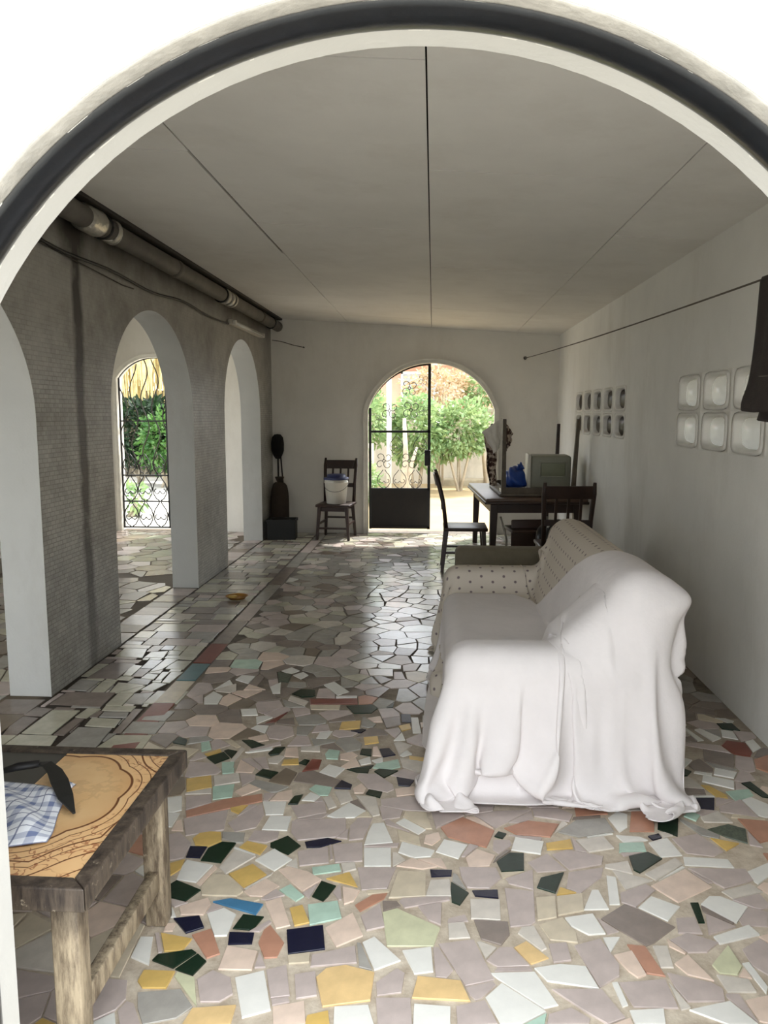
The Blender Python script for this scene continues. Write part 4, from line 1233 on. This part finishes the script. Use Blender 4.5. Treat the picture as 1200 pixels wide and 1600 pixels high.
for nm, bxs in (('seat_base', ((.62, 5.41, .19), (.42, .45, .19), .05, 0)), ('armrest', ((.56, 5.02, .25), (.385, .095, .25), .05, 0)), ('armrest', ((.56, 5.80, .25), (.385, .095, .25), .05, 0)), ('backrest', ((.94, 5.42, .42), (.10, .47, .26), .09, math.radians(12)))):
    rounded(MB(), *bxs).build(nm, OLV, ac)

def sdf(P, pad):
    d = np.full(len(P), 9.0)
    for c, h, r, tilt in SOFA:
        q = P - np.array(c)
        if tilt:
            cs, sn = math.cos(tilt), math.sin(tilt)           # inverse of rotation about Y
            q = np.stack([q[:, 0] * cs - q[:, 2] * sn, q[:, 1], q[:, 0] * sn + q[:, 2] * cs], 1)
        a = np.abs(q) - (np.array(h) - r)
        dd = np.linalg.norm(np.maximum(a, 0), axis=1) + np.minimum(a.max(1), 0) - r
        d = np.minimum(d, dd)
    return d - pad
def drape(P, FL, steps, pad, seed, fr=.55):
    """position-based cloth relaxed onto the sofa"""
    nu, nv, _ = P.shape; rs = np.random.RandomState(seed)
    P = P + rs.normal(0, .002, P.shape); V = np.zeros_like(P)
    def pair(ia, ib, st):
        A, B = FL[ia], FL[ib]; n0 = min(A.shape[0], B.shape[0]); n1 = min(A.shape[1], B.shape[1])
        return (ia, ib, np.linalg.norm(B[:n0, :n1] - A[:n0, :n1], axis=2, keepdims=True), st)
    def cons():
        L = []; al = slice(None)
        for par in (0, 1):
            L.append(pair((slice(par, nu - 1, 2), al), (slice(par + 1, nu, 2), al), 1.0))
            L.append(pair((al, slice(par, nv - 1, 2)), (al, slice(par + 1, nv, 2)), 1.0))
        for par in (0, 1):
            L.append(pair((slice(par, nu - 1, 2), slice(0, nv - 1)), (slice(par + 1, nu, 2), slice(1, nv)), .35))
            L.append(pair((slice(par, nu - 1, 2), slice(1, nv)), (slice(par + 1, nu, 2), slice(0, nv - 1)), .35))
        for par in (0, 1):
            L.append(pair((slice(par, nu - 2, 4), al), (slice(par + 2, nu, 4), al), .16))
            L.append(pair((al, slice(par, nv - 2, 4)), (al, slice(par + 2, nv, 4)), .16))
        for par in range(5):
            L.append(pair((slice(par, nu - 5, 10), al), (slice(par + 5, nu, 10), al), .14))
            L.append(pair((al, slice(par, nv - 5, 10)), (al, slice(par + 5, nv, 10)), .14))
        return L
    CN = cons(); dt = .02
    for s in range(steps):
        V *= .96; V[..., 2] -= 9.8 * dt
        Q = P + V * dt
        for it in range(9):
            for ia, ib, rl, st in CN:
                A = Q[ia]; B = Q[ib]
                n0 = min(A.shape[0], B.shape[0]); n1 = min(A.shape[1], B.shape[1])
                A = A[:n0, :n1]; B = B[:n0, :n1]
                D = B - A; ln = np.linalg.norm(D, axis=2, keepdims=True) + 1e-9
                k = (ln - rl) / ln * .5 * st
                if st < .2: k = np.where(ln < rl, k, 0)
                C = D * k
                Q[ia][:n0, :n1] += C; Q[ib][:n0, :n1] -= C
            if it % 3 == 2:
                F = Q.reshape(-1, 3); d = sdf(F, pad); idx = np.where(d < 0)[0]
                if len(idx):
                    S = F[idx]; e = 1e-3; g0 = d[idx]
                    G = np.stack([(sdf(S + np.eye(3)[k] * e, pad) - g0) / e for k in range(3)], 1)
                    G /= (np.linalg.norm(G, axis=1, keepdims=True) + 1e-9)
                    S = S - G * g0[:, None]
                    old = P.reshape(-1, 3)[idx]; mv = S - old; nrm = (mv * G).sum(1, keepdims=True) * G
                    F[idx] = old + nrm + (mv - nrm) * (1 - fr)
                fl_ = F[:, 2] < pad
                F[fl_, 2] = pad
                F[fl_, :2] = P.reshape(-1, 3)[fl_, :2] * .7 + F[fl_, :2] * .3
                Q = F.reshape(Q.shape)
        V = (Q - P) / dt
        sp = np.linalg.norm(V, axis=2, keepdims=True); V *= np.minimum(1, 1.5 / (sp + 1e-9))
        P = Q
    return P
def path_pts(prof, s):
    prof = np.array(prof); seg = np.linalg.norm(np.diff(prof, axis=0), axis=1); cum = np.r_[0, np.cumsum(seg)]
    return np.stack([np.interp(s, cum, prof[:, 0]), np.interp(s, cum, prof[:, 1])], -1), cum[-1]
def sheet_obj(name, P, mat, label):
    nu, nv, _ = P.shape
    vs = [tuple(p) for p in P.reshape(-1, 3)]
    fs = [(i * nv + j, i * nv + j + 1, (i + 1) * nv + j + 1, (i + 1) * nv + j) for i in range(nu - 1) for j in range(nv - 1)]
    mb = MB().add(vs, fs, 0, True); o = mb.build(name, mat)
    uv = o.data.uv_layers.new(name='uv')
    for lp in o.data.loops:
        i, j = divmod(lp.vertex_index, nv); uv.data[lp.index].uv = (i * ds, j * ds)
    s_ = o.modifiers.new('smooth', 'SUBSURF'); s_.levels = 1; s_.render_levels = 1
    md = o.modifiers.new('thick', 'SOLIDIFY'); md.thickness = .004; md.offset = 1
    tag(o, label, 'sheet'); return o
SHEET = M('white_cotton_sheet', (228, 222, 220), .95, .05, 4, .25, 22)
DOT = bpy.data.materials.new('dotted_cream_sheet'); DOT.use_nodes = True
g = NT(DOT); b = g.N['Principled BSDF']; b.inputs['Roughness'].default_value = .95
vec, px, py, pz = g.coords('UV')
fx = g.math('SUBTRACT', g.math('FRACT', g.math('MULTIPLY', px, 15.0)), .5)
row = g.math('MULTIPLY', g.math('MODULO', g.math('FLOOR', g.math('MULTIPLY', px, 15.0)), 2.0), .5)
fyy = g.math('SUBTRACT', g.math('FRACT', g.math('ADD', g.math('MULTIPLY', py, 15.0), row)), .5)
dd = g.math('SQRT', g.math('ADD', g.math('MULTIPLY', fx, fx), g.math('MULTIPLY', fyy, fyy)))
g.L.new(g.mix(g.ramp(dd, .09, .15, 1, 0), lin((206, 196, 182)), lin((120, 106, 108))), b.inputs['Base Color'])

ds = .025
# dotted sheet: far half of the sofa
prof = [(.03, .02), (.05, .47), (.56, .47), (.72, .92), (.92, .92), (1.00, .78), (1.02, .35)]
_, Ltot = path_pts(prof, 0.0)
su = np.arange(0, Ltot, ds); tv = np.arange(3.24, 5.02, ds)
pp, _ = path_pts(prof, su)
P = np.zeros((len(su), len(tv), 3)); P[..., 0] = pp[:, None, 0]; P[..., 2] = pp[:, None, 1] + .02; P[..., 1] = tv[None, :]
far_arm = (tv > 4.53)
P[..., 2] = np.where(far_arm[None, :] & (P[..., 2] < .62) & (su[:, None] > .4) & (su[:, None] < 1.2), .62, P[..., 2])
over = np.maximum(0, tv - 4.76)
P[..., 1] = np.minimum(tv, 4.76)[None, :] + over[None, :] * .1
P[..., 2] = np.maximum(.012, P[..., 2] - over[None, :] * .95)
FLAT = np.stack(np.meshgrid(su, tv, indexing='ij'), -1)
P = drape(P, FLAT, 50, .016, 3, .93)
sheet_obj('dotted_sheet', P, DOT, 'cream sheet with dark dots draped over the far half of the sofa')
# white sheet: near end, hanging to the floor, far edge slanting up the backrest
ds = .02
prof = [(.0, .015), (.035, .48), (.55, .49), (.72, .93), (.92, .95), (1.02, .88), (1.085, .80)]
_, Ltot = path_pts(prof, 0.0)
su = np.arange(0, Ltot, ds); nv = 104; SC = .47; CORN = .60
pp, _ = path_pts(prof, su)
P = np.zeros((len(su), nv, 3)); FLAT = np.zeros((len(su), nv, 2))
for i, s_ in enumerate(su):
    x, z = pp[i]
    far_y = float(np.interp(s_, [0, .9, 1.0, 1.48, 1.8], [4.45, 4.42, 4.25, 3.45, 3.30]))
    zt = float(np.interp(x, [.03, .05, .60, .70, .80], [z, .60, .60, max(z, .62), z])) if s_ > .40 else z
    if s_ < SC: drop_len = math.sqrt(max(.01, CORN ** 2 - (SC - s_) ** 2))
    else: drop_len = max(zt, .60) - .005
    tt = np.linspace(-drop_len, far_y - 2.87, nv)          # <0 hangs at the near end
    for j, t in enumerate(tt):
        FLAT[i, j] = (s_, t)
        if t >= 0:
            P[i, j] = (x, 2.87 + t, (zt if t < .24 else z) + .03)
        elif s_ < SC:                                         # loose corner: cone below the arm end
            rho = math.hypot(SC - s_, t); phi = math.atan2(-t, SC - s_)
            out = .17 * rho
            P[i, j] = (.04 - out * math.cos(phi), 2.86 - out * math.sin(phi), max(.025, .62 - rho * .97))
        else:
            dz = -t
            if zt - dz > .02: P[i, j] = (min(x, 1.0), 2.855 - .06 * dz, zt - dz + .02)
            else: P[i, j] = (x, 2.855 - .10 * zt - (dz - zt) * .9, .025)
P = drape(P, FLAT, 90, .030, 7, .93)
# the hem is tucked in close to the sofa rather than spread over the floor
X_ = P[..., 0]; Y_ = P[..., 1]
P[..., 0] = np.where(X_ < 0, X_ * .42, np.where(X_ > .98, .98 + (X_ - .98) * np.where(P[..., 2] < .6, .35, 1.0), X_))
P[..., 1] = np.where(Y_ < 2.79, 2.79 - (2.79 - Y_) * .6, Y_)
X_, Y_, Z_ = P[..., 0].copy(), P[..., 1], P[..., 2]
P[..., 0] += .075 * np.exp(-((Z_ - .80) / .05) ** 2 - ((Y_ - 2.86) / .13) ** 2) * np.clip((X_ - .86) / .1, 0, 1)
P[..., 0] -= .045 * np.exp(-((Z_ - .55) / .13) ** 2) * np.clip((X_ - .86) / .1, 0, 1) * (Y_ < 2.95)
sheet_obj('white_sheet', P, SHEET, 'white cotton sheet draped over the near end of the sofa down to the floor')

# ------------------------------------------------------------------ coffee table in the foreground
ct = empty('coffee_table', (0, 0, .004), 0, 'low worn wooden table with ornate tan tile top in the left foreground', 'table')
x0, x1, y0, y1, tz = -1.36, -.728, 1.468, 2.155, .496
WW = bpy.data.materials.new('worn_table_wood_dark'); WW.use_nodes = True
g = NT(WW); b = g.N['Principled BSDF']; b.inputs['Roughness'].default_value = .55
vec, px, py, pz = g.coords()
mp = g.N.new('ShaderNodeMapping'); mp.inputs['Scale'].default_value = (14, 14, 2.5); g.L.new(vec, mp.inputs['Vector'])
n1 = g.noise(mp.outputs[0], 2.2, 8, .72); n2 = g.noise(vec, 26, 6, .7)
low = g.ramp(pz, .34, .46, 1, 0)                              # legs were never stained as dark as the top
cA = g.mix(g.ramp(n1, .38, .62), lin((44, 36, 31)), lin((92, 80, 68)))
cB = g.mix(g.ramp(n1, .40, .60), lin((96, 82, 66)), lin((172, 156, 130)))
cc = g.mix(low, cA, cB)
cc = g.mix(g.ramp(n2, .62, .72, 0, .8), cc, lin((190, 176, 152)))
g.L.new(cc, b.inputs['Base Color'])
bp = g.N.new('ShaderNodeBump'); bp.inputs['Strength'].default_value = .3; bp.inputs['Distance'].default_value = .004
g.L.new(n1, bp.inputs['Height']); g.L.new(bp.outputs['Normal'], b.inputs['Normal'])
fw = .042; fh = .052
def mitre(pts, z0, z1):
    n = len(pts); mb = MB(); v = [(p[0], p[1], z0) for p in pts] + [(p[0], p[1], z1) for p in pts]
    mb.add(v, [tuple(range(n))[::-1], tuple(range(n, 2 * n))] + [(i, (i + 1) % n, n + (i + 1) % n, n + i) for i in range(n)]); return mb
gp = .0012
for pts in ([(x0, y0), (x1 - gp, y0), (x1 - fw - gp, y0 + fw), (x0 + fw, y0 + fw)], [(x1, y0 + gp), (x1, y1 - gp), (x1 - fw, y1 - fw - gp), (x1 - fw, y0 + fw + gp)],
            [(x0, y1), (x0 + fw, y1 - fw), (x1 - fw - gp, y1 - fw), (x1 - gp, y1)], [(x0, y0 + gp), (x0 + fw, y0 + fw + gp), (x0 + fw, y1 - fw - gp), (x0, y1 - gp)]):
    mitre(pts, tz - fh, tz + .004).build('frame_board', WW, ct, bevel=.004)
MB().box(x0 + .03, x1 - .03, y0 + .03, y1 - .03, tz - fh + .004, tz - .012).build('underboard', WOODB, ct)
# ornate tile
ORN = bpy.data.materials.new('ornate_tan_tile'); ORN.use_nodes = True
g = NT(ORN); b = g.N['Principled BSDF']; b.inputs['Roughness'].default_value = .3
vec, px, py, pz = g.coords()
dx = g.math('SUBTRACT', px, -1.03); dy = g.math('MULTIPLY', g.math('SUBTRACT', py, 1.86), .92)
rr = g.math('SQRT', g.math('ADD', g.math('MULTIPLY', dx, dx), g.math('MULTIPLY', dy, dy)))
an = g.math('ARCTAN2', dy, dx)
lob = g.math('ABSOLUTE', g.math('SINE', g.math('MULTIPLY', an, 4.0)))
r1 = g.math('SUBTRACT', rr, g.math('MULTIPLY', lob, .016))
def line(val, at, w): return g.ramp(g.math('ABSOLUTE', g.math('SUBTRACT', val, at)), w * .5, w, 1, 0)
lob2 = g.math('ABSOLUTE', g.math('SINE', g.math('ADD', g.math('MULTIPLY', an, 6.0), .5)))
r2 = g.math('ADD', rr, g.math('MULTIPLY', lob2, .022))
r3 = g.math('SUBTRACT', rr, g.math('MULTIPLY', g.math('SINE', g.math('MULTIPLY', an, 9.0)), .012))
L_ = line(r1, .213, .0045)
for v, a_, w_ in ((r1, .238, .002), (r2, .300, .0035), (r2, .322, .002), (r3, .345, .003), (r3, .40, .0025), (r1, .262, .0018)):
    L_ = g.math('MAXIMUM', L_, line(v, a_, w_))
curl = g.math('MULTIPLY', line(g.noise(vec, 26, 2), .5, .03), g.ramp(rr, .235, .25))
curl = g.math('MULTIPLY', curl, g.ramp(g.noise(vec, 9, 2), .48, .56))
nb1 = g.noise(vec, 5, 5, .6)
base = g.mix(g.ramp(nb1, .3, .7), lin((222, 178, 122)), lin((236, 202, 152)))
rim = g.math('MULTIPLY', g.ramp(rr, .215, .24), .55)
base = g.mix(rim, base, lin((234, 188, 134)))
inner = g.math('MULTIPLY', g.ramp(r1, .15, .21), g.ramp(r1, .21, .214, 1, 0))
base = g.mix(g.math('MULTIPLY', inner, .5), base, lin((200, 150, 98)))
marble = line(g.noise(vec, 3.2, 6, .6), .5, .018)
base = g.mix(g.math('MULTIPLY', marble, g.math('MULTIPLY', g.ramp(rr, .2, .21, 1, 0), .18)), base, lin((150, 108, 64)))
base = g.mix(g.math('MULTIPLY', curl, .7), base, lin((150, 76, 40)))
base = g.mix(L_, base, lin((112, 66, 36)))
g.L.new(base, b.inputs['Base Color'])
MB().box(-1.078, x1 - fw - .001, y0 + fw + .001, y1 - fw - .001, tz - .012, tz).build('ornate_tile', ORN, ct)
MB().box(x0 + fw + .001, -1.081, y0 + fw + .001, y1 - fw - .001, tz - .012, tz - .001).build('grey_tile', M('dark_grey_tile', (74, 72, 66), .4, .1), ct)
lx0, lx1, ly0, ly1 = x0 + .07, x1 - .075, y0 + .075, y1 - .085
for lx in (lx0, lx1):
    for ly in (ly0, ly1): MB().rbox(lx - .031, lx + .031, ly - .028, ly + .028, 0, tz - fh, .005).build('leg', WW, ct)
MB().rbox(lx1 - .016, lx1 + .016, ly0 + .02, ly1 - .02, .115, .175, .004).build('stretcher', WW, ct)
MB().rbox(lx0 - .016, lx0 + .016, ly0 + .02, ly1 - .02, .115, .175, .004).build('stretcher', WW, ct)
MB().rbox(lx0 + .02, lx1 - .02, ly1 - .014, ly1 + .014, .30, .345, .004).build('stretcher', WW, ct)
# checked cloth
CHK = bpy.data.materials.new('blue_checked_cotton'); CHK.use_nodes = True
g = NT(CHK); b = g.N['Principled BSDF']; b.inputs['Roughness'].default_value = .95
vec, px, py, pz = g.coords('UV')
def stripe(v, fr, w, off=0.0): return g.ramp(g.math('ABSOLUTE', g.math('SUBTRACT', g.math('FRACT', g.math('ADD', g.math('MULTIPLY', v, fr), off)), .5)), w, w + .02, 1, 0)
s1 = stripe(px, 5.0, .13); s2 = stripe(py, 5.0, .13); t1 = stripe(px, 5.0, .02, .5); t2 = stripe(py, 5.0, .02, .5)
f1 = g.math('ADD', g.math('MULTIPLY', s1, .42), g.math('MULTIPLY', s2, .42)); f2 = g.math('MULTIPLY', g.math('MAXIMUM', t1, t2), .75)
cc = g.mix(f1, lin((226, 228, 232)), lin((72, 92, 142))); cc = g.mix(f2, cc, lin((60, 70, 110)))
g.L.new(cc, b.inputs['Base Color'])
def crumple(name, outline_fn, nu, nv, amp, seed):
    rr = random.Random(seed); ph = [(rr.uniform(8, 26), rr.uniform(8, 26), rr.uniform(0, 6.3), rr.uniform(.4, 1)) for _ in range(7)]
    vs = []; uvs = []
    for i in range(nu + 1):
        for j in range(nv + 1):
            u, v = i / nu, j / nv; x, y = outline_fn(u, v)
            hgt = sum(a * math.sin(fx * x * 2 + fy * y * 2 + p) for fx, fy, p, a in ph) / 7
            edge = min(1, 5 * min(u, 1 - u, v, 1 - v) + .15)
            vs.append((x, y, tz + .008 + max(0, .018 + amp * hgt) * edge)); uvs.append((u, v))
    fs = [(i * (nv + 1) + j, (i + 1) * (nv + 1) + j, (i + 1) * (nv + 1) + j + 1, i * (nv + 1) + j + 1) for i in range(nu) for j in range(nv)]
    o = MB().add(vs, fs, 0, True).build(name, CHK); uv = o.data.uv_layers.new(name='uv')
    for lp in o.data.loops: uv.data[lp.index].uv = uvs[lp.vertex_index]
    md = o.modifiers.new('thick', 'SOLIDIFY'); md.thickness = .003; md.offset = 1; return o
def quad(a, b_, c, d):
    return lambda u, v: (a[0] * (1 - u) * (1 - v) + b_[0] * u * (1 - v) + c[0] * u * v + d[0] * (1 - u) * v + .008 * math.sin(7 * u + 5 * v), a[1] * (1 - u) * (1 - v) + b_[1] * u * (1 - v) + c[1] * u * v + d[1] * (1 - u) * v + .008 * math.sin(6 * v + 2 * u))
ckc = crumple('checked_cloth', quad((-1.25, 1.50), (-.90, 1.625), (-.945, 1.865), (-1.22, 1.93)), 44, 40, .05, 3)
tag(ckc, 'crumpled blue and white checked cloth on the low table', 'cloth')
ck2 = crumple('cloth_corner', quad((-1.00, 1.80), (-.955, 1.80), (-.952, 1.90), (-1.00, 1.885)), 14, 14, .02, 6); ck2.parent = ckc
# knife lying across the cloth
kn = empty('kitchen_knife', (0, 0, tz), 0, 'black curved knife lying across the checked cloth on the low table', 'knife')
cl_ = [(-1.085, 1.935, .052), (-1.05, 1.94, .054), (-1.01, 1.905, .050), (-.975, 1.86, .046), (-.93, 1.80, .036), (-.885, 1.752, .018)]
wd = [.012, .015, .019, .022, .019, .003]; vs = []
for i, (p, w_) in enumerate(zip(cl_, wd)):
    a = Vector(cl_[max(0, i - 1)]); c_ = Vector(cl_[min(5, i + 1)]); t = (c_ - a).normalized(); n_ = Vector((-t.y, t.x, 0)).normalized()
    for s_, dz in ((1, .002), (1, -.001), (-1, -.001), (-1, .0025)): vs.append(Vector(p) + n_ * s_ * w_ + Vector((0, 0, dz)))
fs = [(4 * i + j, 4 * i + (j + 1) % 4, 4 * i + 4 + (j + 1) % 4, 4 * i + 4 + j) for i in range(5) for j in range(4)] + [(0, 1, 2, 3), (20, 23, 22, 21)]
MB().add(vs, fs).build('blade', M('blackened_blade', (30, 30, 28), .5, .15), kn)
MB().tube([(-1.15, 1.90, .050), (-1.12, 1.92, .054), (-1.07, 1.938, .055)], [.010, .015, .013], 10, flat=.7).build('handle', M('black_handle', (18, 17, 17), .6, .1), kn)

# ------------------------------------------------------------------ gardens beyond the gates
def leaves(n, c, r, size, seed, elong=2.0, droop=.3, shell=.55):
    rs = np.random.RandomState(seed)
    d = rs.normal(size=(n, 3)); d /= np.linalg.norm(d, axis=1, keepdims=True)
    rad = (shell + (1 - shell) * rs.rand(n)) ** 1.0
    lump = 1 + .22 * np.sin(d[:, 0] * 5 + seed) * np.sin(d[:, 1] * 4 + d[:, 2] * 5 + seed * 2)
    p = np.array(c) + d * np.array(r) * (rad * lump)[:, None]
    p[:, 2] = np.maximum(p[:, 2], .02)
    t = rs.normal(size=(n, 3)) * .6 + d; t[:, 2] -= droop; t /= np.linalg.norm(t, axis=1, keepdims=True)
    s = np.cross(t, rs.normal(size=(n, 3))); s /= (np.linalg.norm(s, axis=1, keepdims=True) + 1e-9)
    L = size * (.6 + .8 * rs.rand(n))[:, None]; Wd = L / elong
    up = np.cross(s, t)
    A = p; B = p + t * L * .5 + s * Wd * .5 + up * L * .06; Cc = p + t * L; D = p + t * L * .5 - s * Wd * .5 + up * L * .06
    return np.stack([A, B, Cc, D], 1).reshape(-1, 3)
LEAF = {}
def leaf_mat(name, c1, c2):
    mt = bpy.data.materials.new(name); mt.use_nodes = True; g = NT(mt); b = g.N['Principled BSDF']; b.inputs['Roughness'].default_value = .5
    vec, px, py, pz = g.coords()
    col = g.mix(g.ramp(g.noise(vec, 3.5, 4), .35, .65), lin(c1), lin(c2)); g.L.new(col, b.inputs['Base Color'])
    t = g.N.new('ShaderNodeBsdfTranslucent'); g.L.new(col, t.inputs[0]); mx = g.N.new('ShaderNodeMixShader'); mx.inputs[0].default_value = .3
    g.L.new(b.outputs[0], mx.inputs[1]); g.L.new(t.outputs[0], mx.inputs[2]); g.L.new(mx.outputs[0], g.N['Material Output'].inputs[0]); return mt
LG = leaf_mat('bright_leaf', (104, 138, 84), (170, 188, 134)); LDk = leaf_mat('dark_leaf', (20, 36, 22), (46, 72, 40)); LY = leaf_mat('dry_leaf', (176, 148, 112), (200, 180, 146))
BARK = M('pale_bark', (176, 164, 144), .9, .2, 8, .4, 30)
def shrub(label, c, r, n, size, mat, seed, base=None, group=None, elong=2.0):
    bz = -.06 if base is None else base
    o = empty('garden_shrub', (c[0], c[1], bz), 0, label, 'shrub', group)
    P = leaves(n, (0, 0, c[2] - bz), r, size, seed, elong)
    me = bpy.data.meshes.new('foliage'); me.from_pydata(P.tolist(), [], [(4 * i, 4 * i + 1, 4 * i + 2, 4 * i + 3) for i in range(n)]); me.materials.append(mat)
    child('foliage', me, o)
    rr = random.Random(seed); st = MB()
    for k in range(4):
        a = rr.uniform(0, 6.28); st.tube([(rr.uniform(-.08, .08), rr.uniform(-.08, .08), 0), (r[0] * .3 * math.cos(a), r[1] * .3 * math.sin(a), (c[2] - bz) * .6), (r[0] * .6 * math.cos(a), r[1] * .6 * math.sin(a), c[2] - bz + r[2] * .3)], [.03, .022, .01], 6)
    st.build('stem', BARK, o); return o
shrub('bright green shrub at left behind the back gate', (-1.35, 14.6, 1.45), (.50, .6, .62), 2000, .11, LG, 1)
shrub('leafy bright green shrub in the middle behind the back gate', (-.35, 15.2, 1.20), (.60, .6, .75), 2600, .115, LG, 2)
shrub('green shrub hanging right of the gate stile against the garden wall', (.50, 15.6, 1.20), (.75, .5, .60), 2600, .115, LG, 3)
shrub('small green plant low beside the garden grille', (-1.20, 13.2, .35), (.30, .3, .38), 600, .09, LG, 4)
shrub('yellow-green plant on top of the garden wall at right', (1.1, 16.55, 2.0), (.45, .35, .3), 900, .11, LG, 5)
shrub('dry orange-brown bush above the green shrubs', (.15, 16.6, 2.0), (.8, .5, .5), 1500, .11, LY, 6)
gw = empty('garden_wall', (0, 17.2, -.06), 0, 'grey-beige stained garden boundary wall behind the back gate', 'wall', kind='structure')
MB().box(-4, 6, 0, .2, 0, 1.62).build('masonry', stained('stained_garden_render', (190, 180, 162), (128, 120, 108), .6), gw)
MB().rbox(-4, 6, -.05, .25, 1.60, 1.70, .01).build('coping', M('wall_coping', (170, 162, 146), .85, .2, 5), gw)
MB().rbox(.2, 2.4, -.5, -.0, 0, .16, .02).build('kerb', M('kerb_cement', (168, 156, 132), .85, .2, 5), gw)
gb = empty('concrete_grille', (-1.42, 13.4, -.06), 0, 'pale concrete grille block panel low at left behind the back gate', 'grille')
MB().box(-.42, .38, 0, .12, 0, .46).box(-.42, .38, 0, .12, .98, 1.06).box(-.42, -.36, 0, .12, .46, .98).box(.32, .38, 0, .12, .46, .98).build('panel_frame', M('pale_concrete', (206, 200, 186), .85, .1, 6), gb)
rg = rosette(.016).mesh('grille_rosette', MATS['pale_concrete'])
for x in (-.20, .14): child('grille_rosette', rg, gb, (x, .06, .72), (0, 0, 0), (1.35, 1, 1.9))
pl = empty('white_post', (-.80, 14.0, -.06), 0, 'slim white post standing among the shrubs behind the gate', 'post')
MB().tube([(0, 0, 0), (0, 0, 2.25)], .045, 12).build('shaft', M('white_post_paint', (226, 222, 212), .7, .05), pl)
MB().tube([(0, 0, 2.25), (0, 0, 2.29)], .06, 12).build('cap', MATS['white_post_paint'], pl)
tk = empty('tree_stump', (-.52, 13.3, -.06), 0, 'pale forked bare trunk in front of the garden shrubs', 'tree')
MB().tube([(0, 0, 0), (.03, 0, .45), (.05, .02, .85), (.02, .05, 1.5)], [.09, .07, .045, .03], 8).build('trunk', BARK, tk)
MB().tube([(.12, 0, 0), (.08, 0, .4), (.16, 0, .75), (.24, .05, 1.0)], [.06, .05, .035, .02], 8).build('fork', BARK, tk)
hs = empty('garden_house', (.2, 23, -.06), 0, 'salmon-walled house with white eaves beyond the garden wall', 'house')
MB().box(-4.5, 4.5, 0, 4, 0, 3.0).build('wall', M('salmon_render', (206, 150, 126), .85, .15, 1.2), hs)
MB().box(-4.9, 4.9, -.5, 4.4, 3.0, 3.16).build('eaves', M('white_eaves', (226, 224, 216), .7, .05), hs)
MB().add([(-4.9, -.5, 3.16), (4.9, -.5, 3.16), (4.9, 4.4, 3.16), (-4.9, 4.4, 3.16), (-3.0, 2, 4.5), (3.0, 2, 4.5)], [(0, 1, 5, 4), (1, 2, 5), (2, 3, 4, 5), (3, 0, 4), (3, 2, 1, 0)]).build('roof', M('clay_roof', (190, 116, 92), .85, .2, 3), hs)
hwin = MB().box(-1.1, -.1, -.03, .02, 1.9, 2.75).build('window', M('grey_window', (150, 152, 150), .3, .1), hs)
MB().box(-1.16, -.04, -.05, -.02, 2.75, 2.82).box(-1.16, -.04, -.05, -.02, 1.84, 1.9).box(-1.16, -1.1, -.05, -.02, 1.84, 2.82).box(-.1, -.04, -.05, -.02, 1.84, 2.82).build('window_frame', MATS['white_eaves'], hwin)
# beyond the side verandah gate
shrub('dense dark green hedge bush seen through the iron scroll gate', (-6.6, 17.0, 1.15), (1.5, .8, .75), 5200, .14, LDk, 11)
shrub('lighter green bush at the right of the dark hedge beyond the iron gate', (-5.75, 16.2, .95), (.55, .5, .65), 1700, .12, leaf_mat('mid_leaf', (46, 88, 40), (96, 136, 64)), 12)
shrub('small yellow-green weed at the foot of the iron gate', (-4.62, 11.5, .22), (.20, .2, .25), 160, .11, LG, 13)
shrub('small yellow-green weed at right of the iron gate foot', (-3.72, 11.3, .12), (.16, .16, .16), 120, .10, LG, 14)
th = empty('thatch_screen', (-6.9, 17.9, -.06), 0, 'dry straw-coloured thatch fringe hanging above the hedge', 'thatch')
rs = np.random.RandomState(5); tf_ = MB()
for k in range(560):
    x = rs.uniform(-2.6, 2.6); y = rs.uniform(-.25, .25); z1 = 3.5 + rs.uniform(-.2, .3); z0 = 1.75 + rs.uniform(-.2, .6); w_ = rs.uniform(.012, .035); lx = rs.uniform(-.12, .12)
    tf_.add([(x - w_, y, z1), (x + w_, y, z1), (x + w_ * .6 + lx, y - .05, z0), (x - w_ * .6 + lx, y - .05, z0)], [(0, 1, 2, 3)])
t_o = tf_.build('straw', M('dry_straw', (206, 186, 130), .9, .35, 9), th); t_o['kind'] = 'stuff'
MB().tube([(-2.7, 0, 3.45), (2.7, 0, 3.45)], .06, 10).build('ridge_pole', BARK, th)
MB().tube([(-2.5, 0, 0), (-2.5, 0, 3.5)], .06, 10).build('post', BARK, th); MB().tube([(2.5, 0, 0), (2.5, 0, 3.5)], .06, 10).build('post', BARK, th)
sw = MB().box(-14, -4.4, 19.0, 19.2, -.06, 2.1).build('yard_wall', stained('yard_wall_paint', (96, 88, 72), (60, 54, 44), .5))
tag(sw, 'plain yard wall far behind the hedge', 'wall', kind='structure')
